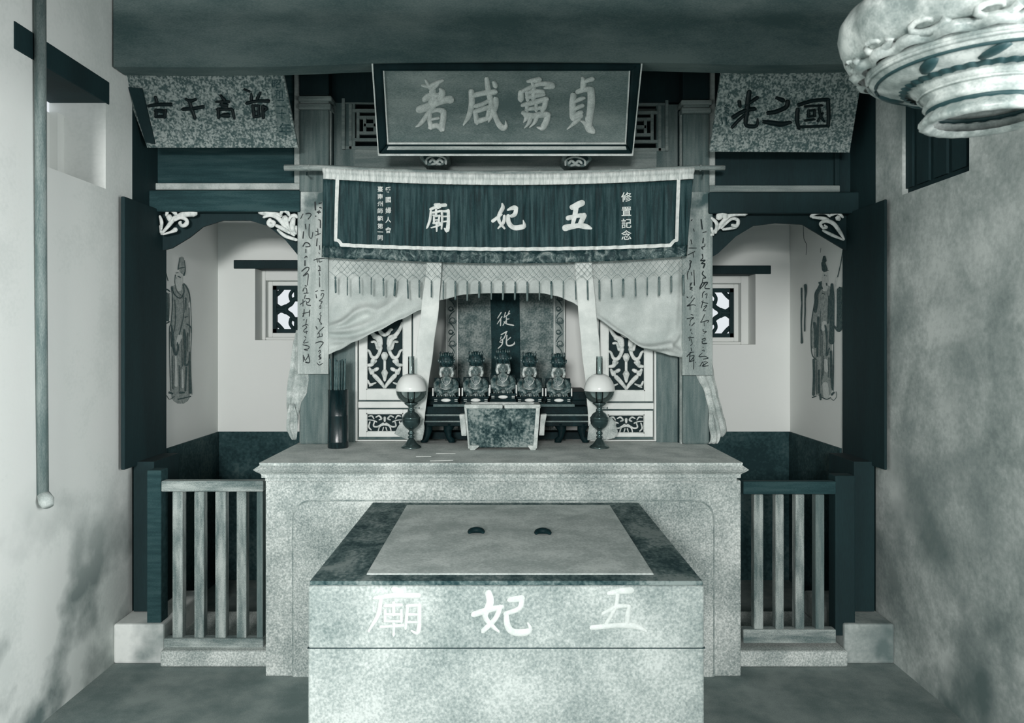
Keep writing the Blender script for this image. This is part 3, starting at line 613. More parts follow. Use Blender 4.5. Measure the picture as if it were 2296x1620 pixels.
# ================================================================== SIDE PLAQUES
PS = tilted(331, 4.02, 152, 3.86)
sp = thing('side_plaque', 'speckled grey hanging board with four black characters, above the left alcove', 'plaque', PS(500, 331))
MB().slab([(330, 331), (668, 331), (632, 150), (262, 150)], PS, -.022, 0).obj('board', SPECK, sp, bevel=.002)
MB().slab([(328, 318), (349, 322), (320, 198), (290, 195)], PS, 0, .012).obj('end_batten', DARKW, sp)
c5 = (320, 170, 6.56)
for txt in ('190 310 40,210 380 50;100 440 50,240 420 56,410 420 60;200 500 50,200 600 46;200 510 60,320 520 60;335 510 54,325 600 54;200 600 46,330 600 50',
            '640 340 36,700 370 56,780 345 46;690 380 50,720 480 56,770 620 46;600 490 56,740 480 56,890 455 56',
            '1150 290 36,1200 350 56;1090 380 36,1270 380 46;1160 380 56,1180 440 66,1220 460 76;1110 490 56,1310 490 46;1115 490 56,1120 610 46;1320 500 46,1350 620 36;1185 580 66,1260 580 76;1160 420 56,1240 430 56',
            '1500 200 34,1570 230 36;1600 260 26,1600 340 56;1730 250 36,1690 330 56;1540 400 56,1680 370 46,1850 370 56;1620 440 50,1640 600 50;1630 440 44,1710 440 44;1710 440 36,1710 590 46;1640 520 30,1700 520 30;1650 600 46,1720 590 46;1765 450 50,1775 610 52;1775 445 44,1825 480 50,1780 520 36'):
    brush(MB(), scaled(strokes(txt), *c5), PS, .009, .0008).obj('character', INK, sp, smooth=True)
MB().slab([(320 + x / 6.56, 170 + y / 6.56) for x, y in ((1880, 60), (1920, 40), (2030, 40), (2070, 90), (2210, 870), (2005, 870))], PS, 0, .003).obj('date_strip', SPECKD, sp)
for ch, x, y in zip('昭和二十年', (1970, 2000, 2030, 2050, 2100), (118, 270, 402, 555, 780)): glyphs(MB(), ch, PS, 320 + x / 6.56, 170 + y / 6.56, 22 if ch != '年' else 30, .004).obj('date_character', INKF, sp)
PS2 = tilted(340, 4.02, 160, 3.86)
sp2 = thing('side_plaque', 'dim speckled hanging board with three glossy black characters, upper right', 'plaque', PS2(1740, 340))
MB().slab([(1591, 340), (1905, 342), (1935, 160), (1618, 160)], PS2, -.022, 0).obj('board', SPECK, sp2, bevel=.002)
c6 = (1600, 180, 7.653)
for txt in ('610 200 80,590 350 90,570 550 86,550 700 76,560 770 66,640 790 76,740 770 56,750 660 24;440 370 70,450 440 60;740 300 66,640 370 60,560 420 56;340 630 76,450 560 70,560 510 70,690 490 76;320 800 56,420 690 56,520 600 46',
            '1080 300 56,1180 340 86;1270 370 80,1240 460 80,1060 540 76,930 560 70;860 710 66,1000 730 90,1160 750 96,1310 720 56',
            '1440 500 70,1430 680 76,1460 820 56;1460 420 70,1700 350 66,1960 330 66;1960 340 66,1970 600 66,1960 780 56;1470 800 50,1960 780 50;1560 450 40,1850 430 44;1620 520 44,1620 620 44;1620 520 36,1730 510 36;1730 510 40,1720 610 40;1620 620 36,1730 610 36;1560 690 40,1720 670 40;1800 440 40,1830 600 50,1890 700 40;1870 560 30,1780 700 36'):
    brush(MB(), scaled(strokes(txt), *c6), PS2, .012, .0008).obj('character', INK, sp2, smooth=True)
brush(MB(), scaled(strokes('200 430 16,250 440 16;190 470 14,250 480 20;220 420 14,210 560 22;190 540 16,250 570 18;250 230 14,270 290 18;130 650 24,150 740 24;210 640 26,220 750 26'), *c6), PS2, .002, .0008).obj('signature', INKF, sp2, kind='stuff')
MB().tube([at0(312, 270, 4.12), at0(312, 445, 4.12)], .017, 10).obj('hanging_rod', EDGEW, None, smooth=True, label='short upright pale rod in the dark corner below the left speckled board', cat='rod')

# ================================================================== POLE, BANNER
YBn = 4.062
def sag(px): t = (px - 1140) / 415.0; return 14 * (1 - t * t)
pole = thing('bamboo_pole', 'thin bamboo pole carrying the banner across both columns', 'pole', at0(1130, 390, 4.08))
pp = [(638 + 987 * i / 30) for i in range(31)]
MB().tube([at0(x, 376 + max(0, sag(x)) * .92, 4.062) for x in pp], [.017 - .004 * i / 30 for i in range(31)], 10).obj('cane', BAMB, pole, smooth=True)
for x in (693, 860, 1030, 1210, 1390, 1570): MB().tube([at0(x - 1.5, 376 + max(0, sag(x)) * .92, 4.062), at0(x + 1.5, 376 + max(0, sag(x)) * .92, 4.062)], .0185, 10).obj('node_ring', BAMB, pole)
for x in (688, 1576): MB().tube([at0(x, 386, 4.045), at0(x, 392, 4.06), at0(x, 390, 4.185)], .004, 6).obj('nail', DARKW, pole)
PB = YP(YBn)
def bn_top(px): return 377 + max(-6, sag(px))
def rip(px, py): return .006 * math.sin(px * .21 + 1.5 * math.sin(px * .033)) * min(1, max(0, (py - 400) / 60)) + .0015 * math.sin(px * .37)
ban = thing('temple_banner', 'dark horizontal banner with three pale characters and netted fringe', 'banner', PB(1138, 580))
L0, R0 = (lambda y: 725 - 4 * (y - 380) / 200), (lambda y: 1555 - 15 * (y - 380) / 200)
def bgrid(y0f, y1f, x0f, x1f, nu, nv, lift=0.0, rp=1.0):
    def fn(u, v):
        ym = 0.5 * (y0f(1140) + y1f(1140)); x = x0f(ym) * (1 - u) + x1f(ym) * u
        y = y0f(x) * (1 - v) + y1f(x) * v; x = x0f(y) * (1 - u) + x1f(y) * u
        return PB(x, y, lift + rp * rip(x, y))
    return MB().grid(fn, nu, nv)
hd = lambda x: bn_top(x) + 25
def sg2(px): t = (px - 1140) / 415.0; return 17 * (1 - t * t)
bl = lambda x: 573 + max(-2, sg2(x) + (3 if x < 800 else 0))
def headfn(u, v):
    x = L0(380) * (1 - u) + R0(380) * u; y = bn_top(x) - 3 + 27 * v
    h = .02 * math.sin(math.pi * min(1, v * 1.6)) * (1 if v < .6 else .6) + .004 * math.sin(x * .33 + 2 * math.sin(x * .05)) * v + .003 * math.sin(x * .9 + v * 2) * v
    return PB(x, y, .004 + max(0, h))
MB().grid(headfn, 220, 8).obj('heading', HEAD, ban, smooth=True, solid=.002)
bgrid(hd, lambda x: bl(x) - 24, L0, R0, 260, 14).obj('field', VELV, ban, smooth=True, solid=.002)
bgrid(lambda x: bl(x) - 25, bl, L0, R0, 200, 4, .001).obj('brocade_band', BROC, ban, smooth=True, solid=.002)
def tape(pts, w, nm='tape'):
    brush(MB(), [[(x, y, w) for x, y in pts]], lambda x, y, h: PB(x, y, h + rip(x, y)), .001, .006).obj(nm, GOLD, ban)
tape([(757, 404), (755, 470), (753, 538)], 8); tape([(753, 538), (760, 540), (766, 548)], 7)
tape([(766, 549 + 0)] + [(x, 547 + .9 * sg2(x) * .75) for x in range(790, 1500, 8)] + [(1502, 550)], 8)
tape([(1521, 404), (1519, 470), (1517, 538)], 8); tape([(1517, 538), (1510, 541), (1503, 549)], 7)
Pc = lambda x, y, h: PB(x, y, h + rip(x, y))
for cc, txt in (((840, 410, 6.753), '920 330 50,980 350 80,960 375 50;850 400 40,940 360 50,1070 335 56;855 430 36,840 560 42,800 670 36,785 690 12;880 450 32,990 430 40;930 410 36,930 500 40;890 490 32,990 505 32;900 520 32,900 600 34;980 500 34,970 610 34;900 560 22,970 560 22;890 610 32,990 610 32;860 680 22,1000 635 38;940 600 40,940 730 26;1020 430 36,1025 560 36,1015 700 26;1030 430 34,1110 425 50;1115 420 50,1118 560 52,1100 720 62,1060 690 22;1030 510 26,1090 505 26;1030 590 26,1090 580 26'),
                ((840, 410, 6.753), '1935 320 32,1940 380 60,1880 500 56,1890 590 50,1965 685 34;1965 500 42,1950 600 50,1870 690 24;1790 575 54,1860 525 50,1920 480 36;2020 410 36,2110 375 70,2145 385 60;2145 380 56,2125 470 66,2070 505 50;2020 500 54,2030 600 70,2090 670 76,2200 675 80,2265 650 64,2250 570 16'),
                ((1160, 410, 8.2), '1000 450 90,1100 410 120,1190 370 110;1080 460 90,1050 620 84,1010 790 64;930 650 90,1080 610 76,1220 600 90;1225 600 100,1185 690 96,1145 770 84;880 830 120,1080 790 90,1250 800 104,1350 840 44')):
    brush(MB(), scaled(strokes(txt), *cc), Pc, .004, .005).obj('character', GOLD, ban, smooth=True)
g = MB()
for ch, y in zip('修置記念', (442, 474, 501, 527)): glyphs(g, ch, Pc, 1404, y, 23, .007, .01)
for ch, y in zip('愛國婦人會', (426, 448, 472, 493, 516)): glyphs(g, ch, Pc, 871, y, 14, .007, .015)
for ch, y in zip('臺南州師範第一同', (424, 441, 457, 473, 490, 507, 520, 533)): glyphs(g, ch, Pc, 853, y, 12.5, .007, .015)
g.obj('small_inscription', GOLD, ban, kind='stuff')
# netted fringe
NX0, NX1, NT = 752, 1532, 29
net = MB(); Pn = lambda x, y: PB(x, y, .0)
dx = (NX1 - NX0) / NT
def nety(x, r): return bl(x) + 1 + r * 8.0
nc = NT * 4 + 1; cs = dx / 2.0
nrow = 4
n_half = int((NX1 - NX0) / cs)
for r in range(nrow):
    for c in range(n_half + 1):
        x = NX0 + c * cs + (cs / 2 if r % 2 else 0)
        for s_ in (-1, 1):
            x2 = x + s_ * cs / 2
            if NX0 - cs <= x2 <= NX1 + cs and NX0 - cs <= x <= NX1 + cs:
                net.tube([Pn(x, nety(x, r)), Pn(x2, nety(x2, r + 1))], .00105, 3)
for i in range(NT + 1):
    x = NX0 + i * dx
    for s_ in (-1, 1):
        net.tube([Pn(x, nety(x, nrow) + 9), Pn(x + s_ * dx * .3, nety(x, nrow) + 1), Pn(x + s_ * dx * .5, nety(x, nrow) - 3)], .0012, 3)
net.obj('net', NET, ban, kind='stuff')
tm = MB().lathe([(.0025, 0), (.0045, -.006), (.005, -.014), (.0028, -.018), (.0045, -.024), (.0048, -.06), (.0045, -.092), (.003, -.098)], n=8)
me = bpy.data.meshes.new('tassel'); me.from_pydata([tuple(v) for v in tm.v], [], tm.f); me.materials.append(TASS); me.polygons.foreach_set('use_smooth', [True] * len(me.polygons))
for i in range(NT + 1):
    x = NX0 + i * dx; o = bpy.data.objects.new('tassel', me); COL.objects.link(o); o.parent = ban
    o.location = Pn(x, nety(x, nrow) + 8) - wpos(ban); o.rotation_euler = (0, random.uniform(-.06, .06), random.uniform(0, 3)); w_ = random.uniform(.7, 1.4); o.scale = (w_, w_, random.uniform(.9, 1.1))

# ================================================================== CURTAINS
def ridge(x, y, folds):
    h = 0
    for cur, A, w, wt in folds:
        best = 1e9; tt = 0; L_ = len(cur) - 1
        for i in range(L_):
            ax, ay = cur[i]; bx, by = cur[i + 1]; dx_, dy_ = bx - ax, by - ay
            t = max(0, min(1, ((x - ax) * dx_ + (y - ay) * dy_) / (dx_ * dx_ + dy_ * dy_)))
            d = math.hypot(x - ax - dx_ * t, y - ay - dy_ * t)
            if d < best: best = d; tt = (i + t) / L_
        h += A * math.exp(-(best / (w + (wt - w) * tt)) ** 2) * min(1, 1.25 * (1.05 - tt) ** .6) * min(1, .35 + abs(x - cur[0][0]) / 40)
    return h
def drape(x0, x1, hem, name, label, folds, Y=4.155):
    P = YP(Y)
    def sm(c): return [(p[0], p[1]) for p in smoothpts([(q[0], q[1], 1) for q in c], 5)]
    folds = [(sm(c), A, w, wt) for c, A, w, wt in folds]
    def fn(u, v):
        x = x0 + (x1 - x0) * u; yb = interp(hem, x); y = 560 + (yb - 560) * v
        return P(x, y, min(.048, 2.1 * ridge(x, y, folds)) + .003 * math.sin(x * .05 + y * .02))
    return MB().grid(fn, 110, 80).obj(name, CLOTH, None, smooth=True, solid=.002, label=label, cat='curtain', group='pale cotton curtain behind the banner')
FL = [([(737, 732), (772, 722), (800, 700), (825, 692), (850, 696), (880, 680), (905, 650), (915, 600)], .020, 6, 16), ([(737, 742), (790, 738), (840, 720), (880, 690), (930, 640)], .020, 5, 22),
      ([(737, 764), (790, 762), (850, 740), (900, 715), (950, 690)], .016, 9, 8), ([(737, 793), (800, 766), (860, 738), (950, 693)], .012, 7, 5), ([(812, 590), (822, 640), (850, 686)], .010, 8, 10), ([(775, 580), (768, 640), (745, 700)], .010, 8, 10)]
FR = [([(1527, 790), (1495, 776), (1450, 780), (1420, 770)], .022, 9, 4), ([(1524, 745), (1508, 766), (1480, 778), (1440, 776)], .018, 7, 5), ([(1500, 600), (1503, 660), (1498, 720), (1480, 765)], .014, 10, 14), ([(1518, 590), (1518, 660), (1515, 740)], .016, 5, 6),
      ([(1470, 620), (1468, 690), (1455, 760)], .008, 12, 14), ([(1335, 706), (1390, 746), (1440, 778)], .008, 5, 5)]
drape(737, 962, [(735, 795), (760, 785), (800, 765), (850, 742), (900, 716), (945, 694), (966, 684)], 'side_curtain', 'pale curtain swept up to the left column in long folds', FL)
drape(1308, 1529, [(1300, 690), (1335, 712), (1390, 748), (1440, 780), (1480, 790), (1505, 797), (1534, 802)], 'side_curtain', 'pale curtain swept up to the right column with a rolled hem', FR)
def valf(u, v):
    x = 965 + 340 * u; yb = interp([(966, 684), (990, 672), (1040, 660), (1100, 657), (1215, 657), (1250, 664), (1280, 676), (1310, 694)], x)
    y = 560 + (yb - 560) * v
    return YP(4.15)(x, y, .004 * math.sin(x * .07 + y * .05) + .006 * math.exp(-((yb - y) / 7) ** 2))
MB().grid(valf, 60, 20).obj('valance', CLOTH, None, smooth=True, solid=.002, label='pale arched valance over the opening of the central niche', cat='curtain', group='pale cotton curtain behind the banner')
_a = Vector((0, 4.10, Z(560, 4.10))); _b = Vector((0, 4.175, Z(985, 4.175))); _d = _a - _b; PTI = plane(_b, (0, -_d.z, _d.y))
st = thing('curtain_tie', 'long white cloth strip hanging down behind the left lamp', 'cloth strip', at0(930, 985, 4.17))
cloth([(560, 958, 992), (600, 956, 990), (690, 945, 984), (780, 934, 972), (870, 924, 960), (940, 918, 952), (952, 912, 950)], PTI, .005, 1, .001).obj('strip', STRAP, st, smooth=True, solid=.002)
cloth([(938, 905, 950), (960, 890, 952), (972, 884, 950), (982, 906, 948), (986, 915, 946)], YP(4.165), .004, 2, .002, 14, 10).obj('frayed_end', CLOTHD, st, smooth=True, solid=.002, label='soiled grey lower end')
st = thing('curtain_tie', 'long white cloth strip hanging down behind the right lamp', 'cloth strip', at0(1340, 985, 4.17))
cloth([(560, 1290, 1326), (600, 1290, 1328), (690, 1296, 1336), (780, 1304, 1345), (870, 1314, 1350), (940, 1319, 1352), (955, 1319, 1356)], PTI, .005, 1, .001).obj('strip', STRAP, st, smooth=True, solid=.002)
cloth([(935, 1345, 1372), (948, 1322, 1380), (970, 1318, 1386), (982, 1317, 1378), (986, 1317, 1360)], YP(4.165), .004, 2, .002, 14, 10).obj('frayed_end', CLOTHD, st, smooth=True, solid=.002, label='soiled grey lower end')
t = thing('curtain_tail', 'crumpled pale curtain end hanging at the left column foot', 'cloth', at0(660, 985, 4.15))
cloth([(740, 664, 672), (780, 656, 680), (830, 650, 690), (850, 646, 692), (880, 643, 688), (905, 643, 674), (935, 645, 669), (950, 644, 668)], YP(4.176), .006, 2.5, .004).obj('fold', CLOTHD, t, smooth=True, solid=.002)
cloth([(905, 648, 660), (935, 643, 668), (960, 642, 668), (978, 650, 666), (985, 655, 664)], YP(4.165), .006, 2, .004, 14, 12).obj('frayed_end', CLOTHD, t, smooth=True, solid=.002)
t = thing('curtain_tail', 'pale curtain end hanging past the right column to the altar edge', 'cloth', at0(1605, 1002, 4.1))
cloth([(800, 1550, 1596), (840, 1560, 1601), (880, 1580, 1610), (920, 1589, 1620), (950, 1589, 1628), (968, 1592, 1630), (978, 1600, 1622)], YP(4.176), .006, 2.5, .004).obj('fold', CLOTHD, t, smooth=True, solid=.002)
cloth([(925, 1590, 1600), (950, 1588, 1612), (975, 1593, 1616), (990, 1592, 1612), (994, 1588, 1609)], YP(4.15), .006, 2, .004, 14, 12).obj('frayed_end', CLOTHD, t, smooth=True, solid=.002)

# ================================================================== COUPLET BOARDS
YCb = 4.14
def couplet(px0, px1, y0, y1, m, label, sets):
    t = thing('couplet_board', label, 'board', at0((px0 + px1) / 2, y1, YCb), 'vertical inscribed boards on the two columns')
    MB().pbox(px0, px1, y0, y1, YCb, .022).obj('board', m, t, bevel=.002)
    P = YP(YCb); b_ = MB()
    for cc, txt in sets: brush(b_, scaled(strokes(txt), *cc), P, .0006, .0006)
    b_.obj('brush_writing', INK, t, kind='stuff')
couplet(667, 736, 430, 838, BOARD, 'narrow board with two columns of cursive writing on the left column', [
 ((660, 430, 7.71), '110 460 16,150 380 14;200 380 18,260 370 18,290 400 18,240 470 18;190 560 18,200 640 18;160 690 20,150 800 22;260 560 16,255 760 14,300 800 14,320 700 14;150 940 20,190 880 20,250 890 20,270 940 18,200 950 18;200 990 16,200 1050 16;180 1140 16,205 1110 18,220 1130 16;185 1190 20,185 1270 24;130 1370 20,200 1310 20,250 1310 18,240 1360 16,160 1450 24;190 1440 16,240 1420 18,225 1610 14;360 180 28,365 310 26;430 200 24,470 190 20;440 270 22,470 280 16;400 350 28,450 350 24;430 320 18,420 370 20;370 420 22;420 480 14,450 500 20,450 620 20;370 680 16,400 690 14;405 640 16,410 740 18;370 750 16,450 720 14;395 810 20,385 930 20;435 930 18,440 1000 14;425 1050 14,435 1070 12;340 1180 16,400 1160 14,520 1145 14;390 1150 16,400 1215 14;430 1150 12,430 1210 16,480 1200 12;420 1280 16,440 1290 16,440 1350 18,410 1360 18,455 1360 14;430 1380 12,440 1440 16;435 1480 12,435 1620 12'),
 ((660, 630, 7.71), '190 80 22,210 85 18;150 170 18,170 120 14,210 130 16,215 200 16,160 210 16,240 205 16;190 240 14,175 300 14;105 400 16,190 340 14;150 320 16,150 430 14;200 300 14,270 310 18,240 370 14,205 350 12;215 360 14,220 410 18,280 420 16;170 490 18,165 560 18,150 610 22;150 560 16,270 530 14;265 500 18,260 605 16;160 670 16,175 665 12;215 660 12,200 740 14;145 780 16,200 750 14,240 760 12;195 770 12,215 800 16,170 840 14,170 880 14,230 870 14;210 860 12,210 910 12;180 950 12,200 980 14;190 1010 12,160 1070 14,240 1050 12;150 1100 14,200 1110 16,255 1130 16,240 1170 14,170 1180 16,230 1200 12;155 1280 14,160 1390 14;170 1310 16,190 1370 14,240 1290 14,200 1360 12;240 1260 18,265 1370 16,250 1410 20,200 1400 24;435 0 12,440 100 14;365 180 14,400 165 14;375 230 12,385 290 18;460 165 12,510 165 12;460 250 12,480 210 14,510 230 12,480 300 12,430 340 14,480 350 16,455 400 12;430 440 12,455 420 12,455 470 14,430 460 12;460 540 12,440 570 12,465 600 14;410 650 16,430 660 12,440 700 12,475 740 16,450 740 12;455 610 12,440 700 12;375 785 16,395 830 18;510 795 16,440 860 14,400 920 12,430 890 12,430 960 14,395 970 16,480 950 12;480 910 16,485 950 12;370 1070 16,440 1045 18,500 1060 18,470 1110 14,430 1160 14;420 1220 14,440 1190 14,455 1220 12,430 1250 12;450 1270 18,430 1300 26,460 1330 22,425 1350 16;390 1410 12,430 1450 16,490 1420 12;435 1400 14,445 1395 12')])
couplet(1530, 1598, 430, 841, BOARDR, 'narrow greyer board with two columns of cursive writing on the right column', [
 ((1520, 430, 7.71), '245 480 18,230 500 14;270 640 16,280 680 14;225 830 18,240 900 16;190 970 14,240 970 18,320 970 12;170 1090 14,290 1030 16;260 1050 16,270 1130 12;200 1190 14,230 1200 20,210 1250 24,210 1300 20,165 1410 16,170 1510 12;230 1390 16,240 1440 14;275 1350 14,285 1610 16;240 1570 16,220 1610 18;400 480 24,420 640 24;430 700 12,490 690 14;440 800 18,430 880 24;465 900 14,460 940 16,410 960 20,430 990 18;420 1080 22,430 1140 16,390 1190 18,470 1180 20,400 1240 16,460 1240 28,440 1310 24;440 1370 18,420 1420 20,480 1480 20,440 1490 22;430 1500 14,410 1610 14;440 1590 14,510 1560 18,500 1600 14'),
 ((1520, 630, 7.36), '205 30 12,200 90 14;265 20 14,270 70 12;200 100 16,240 110 14,200 130 16,240 150 12;150 260 20,165 275 16;215 280 12,240 240 10;270 280 14,200 370 12,150 410 18,240 390 14,290 400 12;200 380 12,200 470 12;215 550 14,250 560 12;150 620 14,260 600 16,210 640 12,200 680 12;200 700 12,185 730 10;270 690 16,225 740 12;215 790 14,210 820 12;220 850 12,235 870 12;170 935 12,260 930 12;200 910 12,190 980 12;215 960 12,235 1030 12,210 1060 12;215 1100 12,225 1150 16;150 1240 18,210 1180 16,260 1170 12;200 1170 16,190 1330 16;190 1240 12,270 1230 16,200 1330 14,270 1300 12;260 1270 12,260 1450 14;290 1340 12;360 110 20,400 30 18,440 40 16,360 130 16;440 20 16,490 20 16,450 80 16,450 120 16,520 125 16;440 170 14,410 200 16,400 270 12;450 220 12,480 210 14,465 280 12;390 340 12,490 370 12;415 320 14,385 440 14;430 420 14,480 400 12,420 480 14,460 490 12;440 550 12,400 640 12,375 680 14,480 650 14,510 655 14,490 680 12;430 670 10,435 740 10;415 800 16,420 830 12,470 830 12,430 860 12;415 900 12;400 960 18,450 940 14,440 980 12,400 990 14,410 1030 16,475 1025 16;415 1090 14;400 1145 12,430 1135 12,430 1160 10;400 1185 10,345 1245 14,440 1240 12,500 1270 14,420 1285 12;365 1400 14,410 1330 12,420 1390 12;430 1330 12,490 1340 12,400 1400 18,500 1395 12')])

# ================================================================== CARVED SCREENS
YS = 4.29
HALF = '''210 310 34,260 330 50,290 400 50,285 450 56;345 285 40,390 262 44,420 220 36,442 215 26;190 370 30,230 370 30,250 420 30,260 450 36;300 440 48,280 510 40,240 565 44,190 555 36,160 490 30,136 470 24;
205 600 56,190 650 46,140 660 34;240 610 30,200 640 40;160 700 30,190 760 50,200 730 40;230 720 44,260 705 40;220 790 50,260 830 50,320 900 40,342 940 24;140 850 22,170 900 26,240 880 18;570 130 30,540 210 40,480 290 50,410 320 48,395 400 40;160 920 18,200 905 18'''
MIDL = '350 535 100,350 570 80;350 580 38,350 740 38;350 755 100,350 790 70,350 850 36'
LOWH = '150 1300 18,190 1295 22,215 1330 18;240 1310 18,280 1295 24,310 1330 26,280 1345 18;165 1370 20,150 1430 24,180 1470 20;225 1360 20,210 1420 24,260 1430 24,330 1390 30;270 1485 18,290 1425 22,350 1400 34;320 1490 14,335 1440 20;350 1320 40,350 1360 30;140 1345 12,200 1350 18,250 1370 18'
def screen(cx, dy, x0, x1, label):
    t = thing('carved_screen', label, 'screen', at0(cx, 995, YS), 'cream screens either side of the niche')
    P = YP(YS + .012); ox, oy, sc = 800 + (cx - 862.7), 700 + dy, 5.585
    up = (cx - 41, cx + 42, 600, 873 + dy); lo = (cx - 41, cx + 41, 926 + dy, 968 + dy)
    def frame(nm, m, Yf, d, o, i, ch=0):
        (a, b, c, e), (a2, b2, c2, e2) = o, i
        for q in ((a, a2, c, e), (b2, b, c, e), (a2, b2, c, c2), (a2, b2, e2, e)):
            if q[1] > q[0] and q[3] > q[2]: MB().pbox(*q, Yf, d).obj(nm, m, t, bevel=.002)
    frame('outer_frame', CREAM, YS - .01, .05, (x0, x1, 590, 989), (cx - 61.5, cx + 63.5, 600, 986))
    frame('stile', CREAM, YS, .035, (cx - 58, cx + 60, 600, 896.5 + dy), up)
    frame('stile', CREAM, YS, .035, (cx - 58, cx + 60, 917.5 + dy, 979), lo)
    MB().pbox(cx - 60, cx + 62, 900 + dy, 914 + dy, YS - .004, .03).obj('middle_rail', CREAM, t, bevel=.004)
    MB().pbox(cx - 64, cx + 64, 590, 988, YS + .03, .006).obj('groove_backing', GROOVE, t)
    for u in (up, lo):
        a, b, c, e = u
        for q in ((a, a + 2, c, e), (b - 2, b, c, e), (a, b, e - 2, e), (a, b, c, c + 2)): MB().pbox(*q, YS - .003, .01).obj('bead', TRIMM, t)
        MB().pbox(a, b, c, e, YS + .026, .004).obj('dark_ground', DARKW, t)
    H = [[(a_, b_, w_ * 1.22) for a_, b_, w_ in q_] for q_ in strokes(HALF)]; n_ = 0
    for st in scaled(H, ox, oy, sc) + scaled(H, ox, oy, sc, mx=cx) + scaled(strokes(MIDL), ox, oy, sc):
        carve(MB(), [st], P, .55, 7, lift=.001 * (n_ % 5)).obj('scroll', CARVE, t, smooth=True); n_ += 1
    H = strokes(LOWH)
    carve(MB(), scaled(H, ox, oy, sc) + scaled(H, ox, oy, sc, mx=cx), P, .5, 6).obj('lower_scrollwork', CARVE, t, smooth=True)
screen(862.7, 0, 795, 944, 'cream carved openwork screen behind the left lamp')
screen(1404, 3, 1323, 1474, 'cream carved openwork screen behind the right lamp')

# ================================================================== STELE IN THE NICHE
YT = 4.80; Pst = YP(YT)
s = thing('stone_stele', 'grey stone tablet with a dark inscribed stripe between scroll borders', 'tablet', at0(1133, 1005, YT))
MB().pbox(998, 1268, 610, 1005, YT, .05).obj('slab', STEL, s, bevel=.003)
MB().slab([(1098, 612), (1164, 612), (1167, 800), (1165, 940), (1100, 940), (1102, 780)], Pst, 0, .002).obj('dark_stripe', STELD, s)
for a, b in ((999, 1027), (1241, 1267)):
    MB().pbox(a, b, 612, 960, YT - .012, .012).obj('scroll_border', BOARD, s, bevel=.002)
    for x in (a + 1.5, b - 1.5): MB().pbox(x - 1, x + 1, 612, 960, YT - .016, .004).obj('border_bead', TRIMM, s)
    Pq = YP(YT - .012); c = (a + b) / 2; sts = []
    for i, y in enumerate(range(640, 940, 26)):
        r = 8 if i % 2 else 6; sx = 1 if i % 2 else -1; ring = [(c + sx * 2 + r * math.cos(k_ * .62) * (1 - k_ * .035), y + r * math.sin(k_ * .62) * (1 - k_ * .035), 2.2) for k_ in range(15)]
        sts.append(ring); sts.append([(c - sx * 7, y + 4, 2), (c + sx * 2, y + 12, 2.6), (c + sx * 7, y + 22, 1.6)])
    carve(MB(), sts, Pq, .5, 5).obj('scroll_ornament', PDRK, s, smooth=True)
for txt in ('1020 250 16,970 330 12;1030 310 16,965 410 12;1015 350 16,1010 435 16;1080 250 16,1060 320 12;1135 230 16,1110 290 12;1140 265 14,1070 310 12;1090 300 14,1095 390 14;1095 345 14,1130 340 12;1080 370 14,1045 430 12;1060 380 14,1100 410 18,1190 430 22',
            '1020 560 16,1100 515 18;1095 520 16,1060 610 16,1010 640 12;1020 590 14,1010 620 12;1040 640 18,1030 700 18,980 750 16;1000 660 14,1030 670 14;1100 570 18,1095 690 20,1140 715 22,1200 690 22,1205 660 8;1150 600 16,1105 640 12'):
    brush(MB(), scaled(strokes(txt), 960, 660, 6.23), Pst, .002, .0026).obj('character', GOLD, s)

# ================================================================== BLACK TABLE, STATUES
bt = thing('altar_table', 'black lacquered low table with cabriole legs carrying the five statues', 'table', at0(1132, 990, 4.3))
MB().box(X(946, 4.32), X(1320, 4.32), 4.32, 4.72, Z(897, 4.32), Z(878, 4.32)).obj('rear_top', BLACKF, bt, bevel=.004)
MB().box(X(952, 4.33), X(1314, 4.33), 4.34, 4.7, 1.12, Z(897, 4.32)).obj('rear_body', BLACKF, bt, bevel=.004)
MB().box(X(972, 4.19), X(1288, 4.19), 4.17, 4.34, Z(911, 4.19), Z(905, 4.19)).obj('step_shelf', mat('shelf_edge', 70, 96, 10, .3), bt, bevel=.002)
MB().box(X(950, 4.22), X(1318, 4.22), 4.23, 4.34, Z(928, 4.22), Z(911, 4.22)).obj('apron', BLACKF, bt, bevel=.003)
MB().box(X(948, 4.22), X(1320, 4.22), 4.215, 4.34, Z(932, 4.22), Z(928, 4.22)).box(X(948, 4.22), X(1320, 4.22), 4.22, 4.34, Z(946, 4.22), Z(943, 4.22)).obj('bead', mat('shelf_bead', 92, 120, 10, .3), bt)
MB().box(X(950, 4.22), X(1318, 4.22), 4.23, 4.34, Z(956, 4.22), Z(932, 4.22)).obj('carved_apron', BLACKF, bt, bevel=.004)
for x, sx in ((956, 1), (1008, -1), (1256, 1), (1308, -1)):
    MB().tube([at0(x, 950, 4.26), at0(x + 4 * sx, 965, 4.255), at0(x + 1 * sx, 980, 4.25), at0(x - 5 * sx, 987, 4.24), at0(x - 5 * sx, 991, 4.24)], [.034, .024, .016, .020, .020], 8).obj('leg', BLACKF, bt, smooth=True)
MB().box(X(950, 4.5), X(1314, 4.5), 4.40, 4.5, 1.02, 1.06).obj('rear_stretcher', BLACKF, bt)
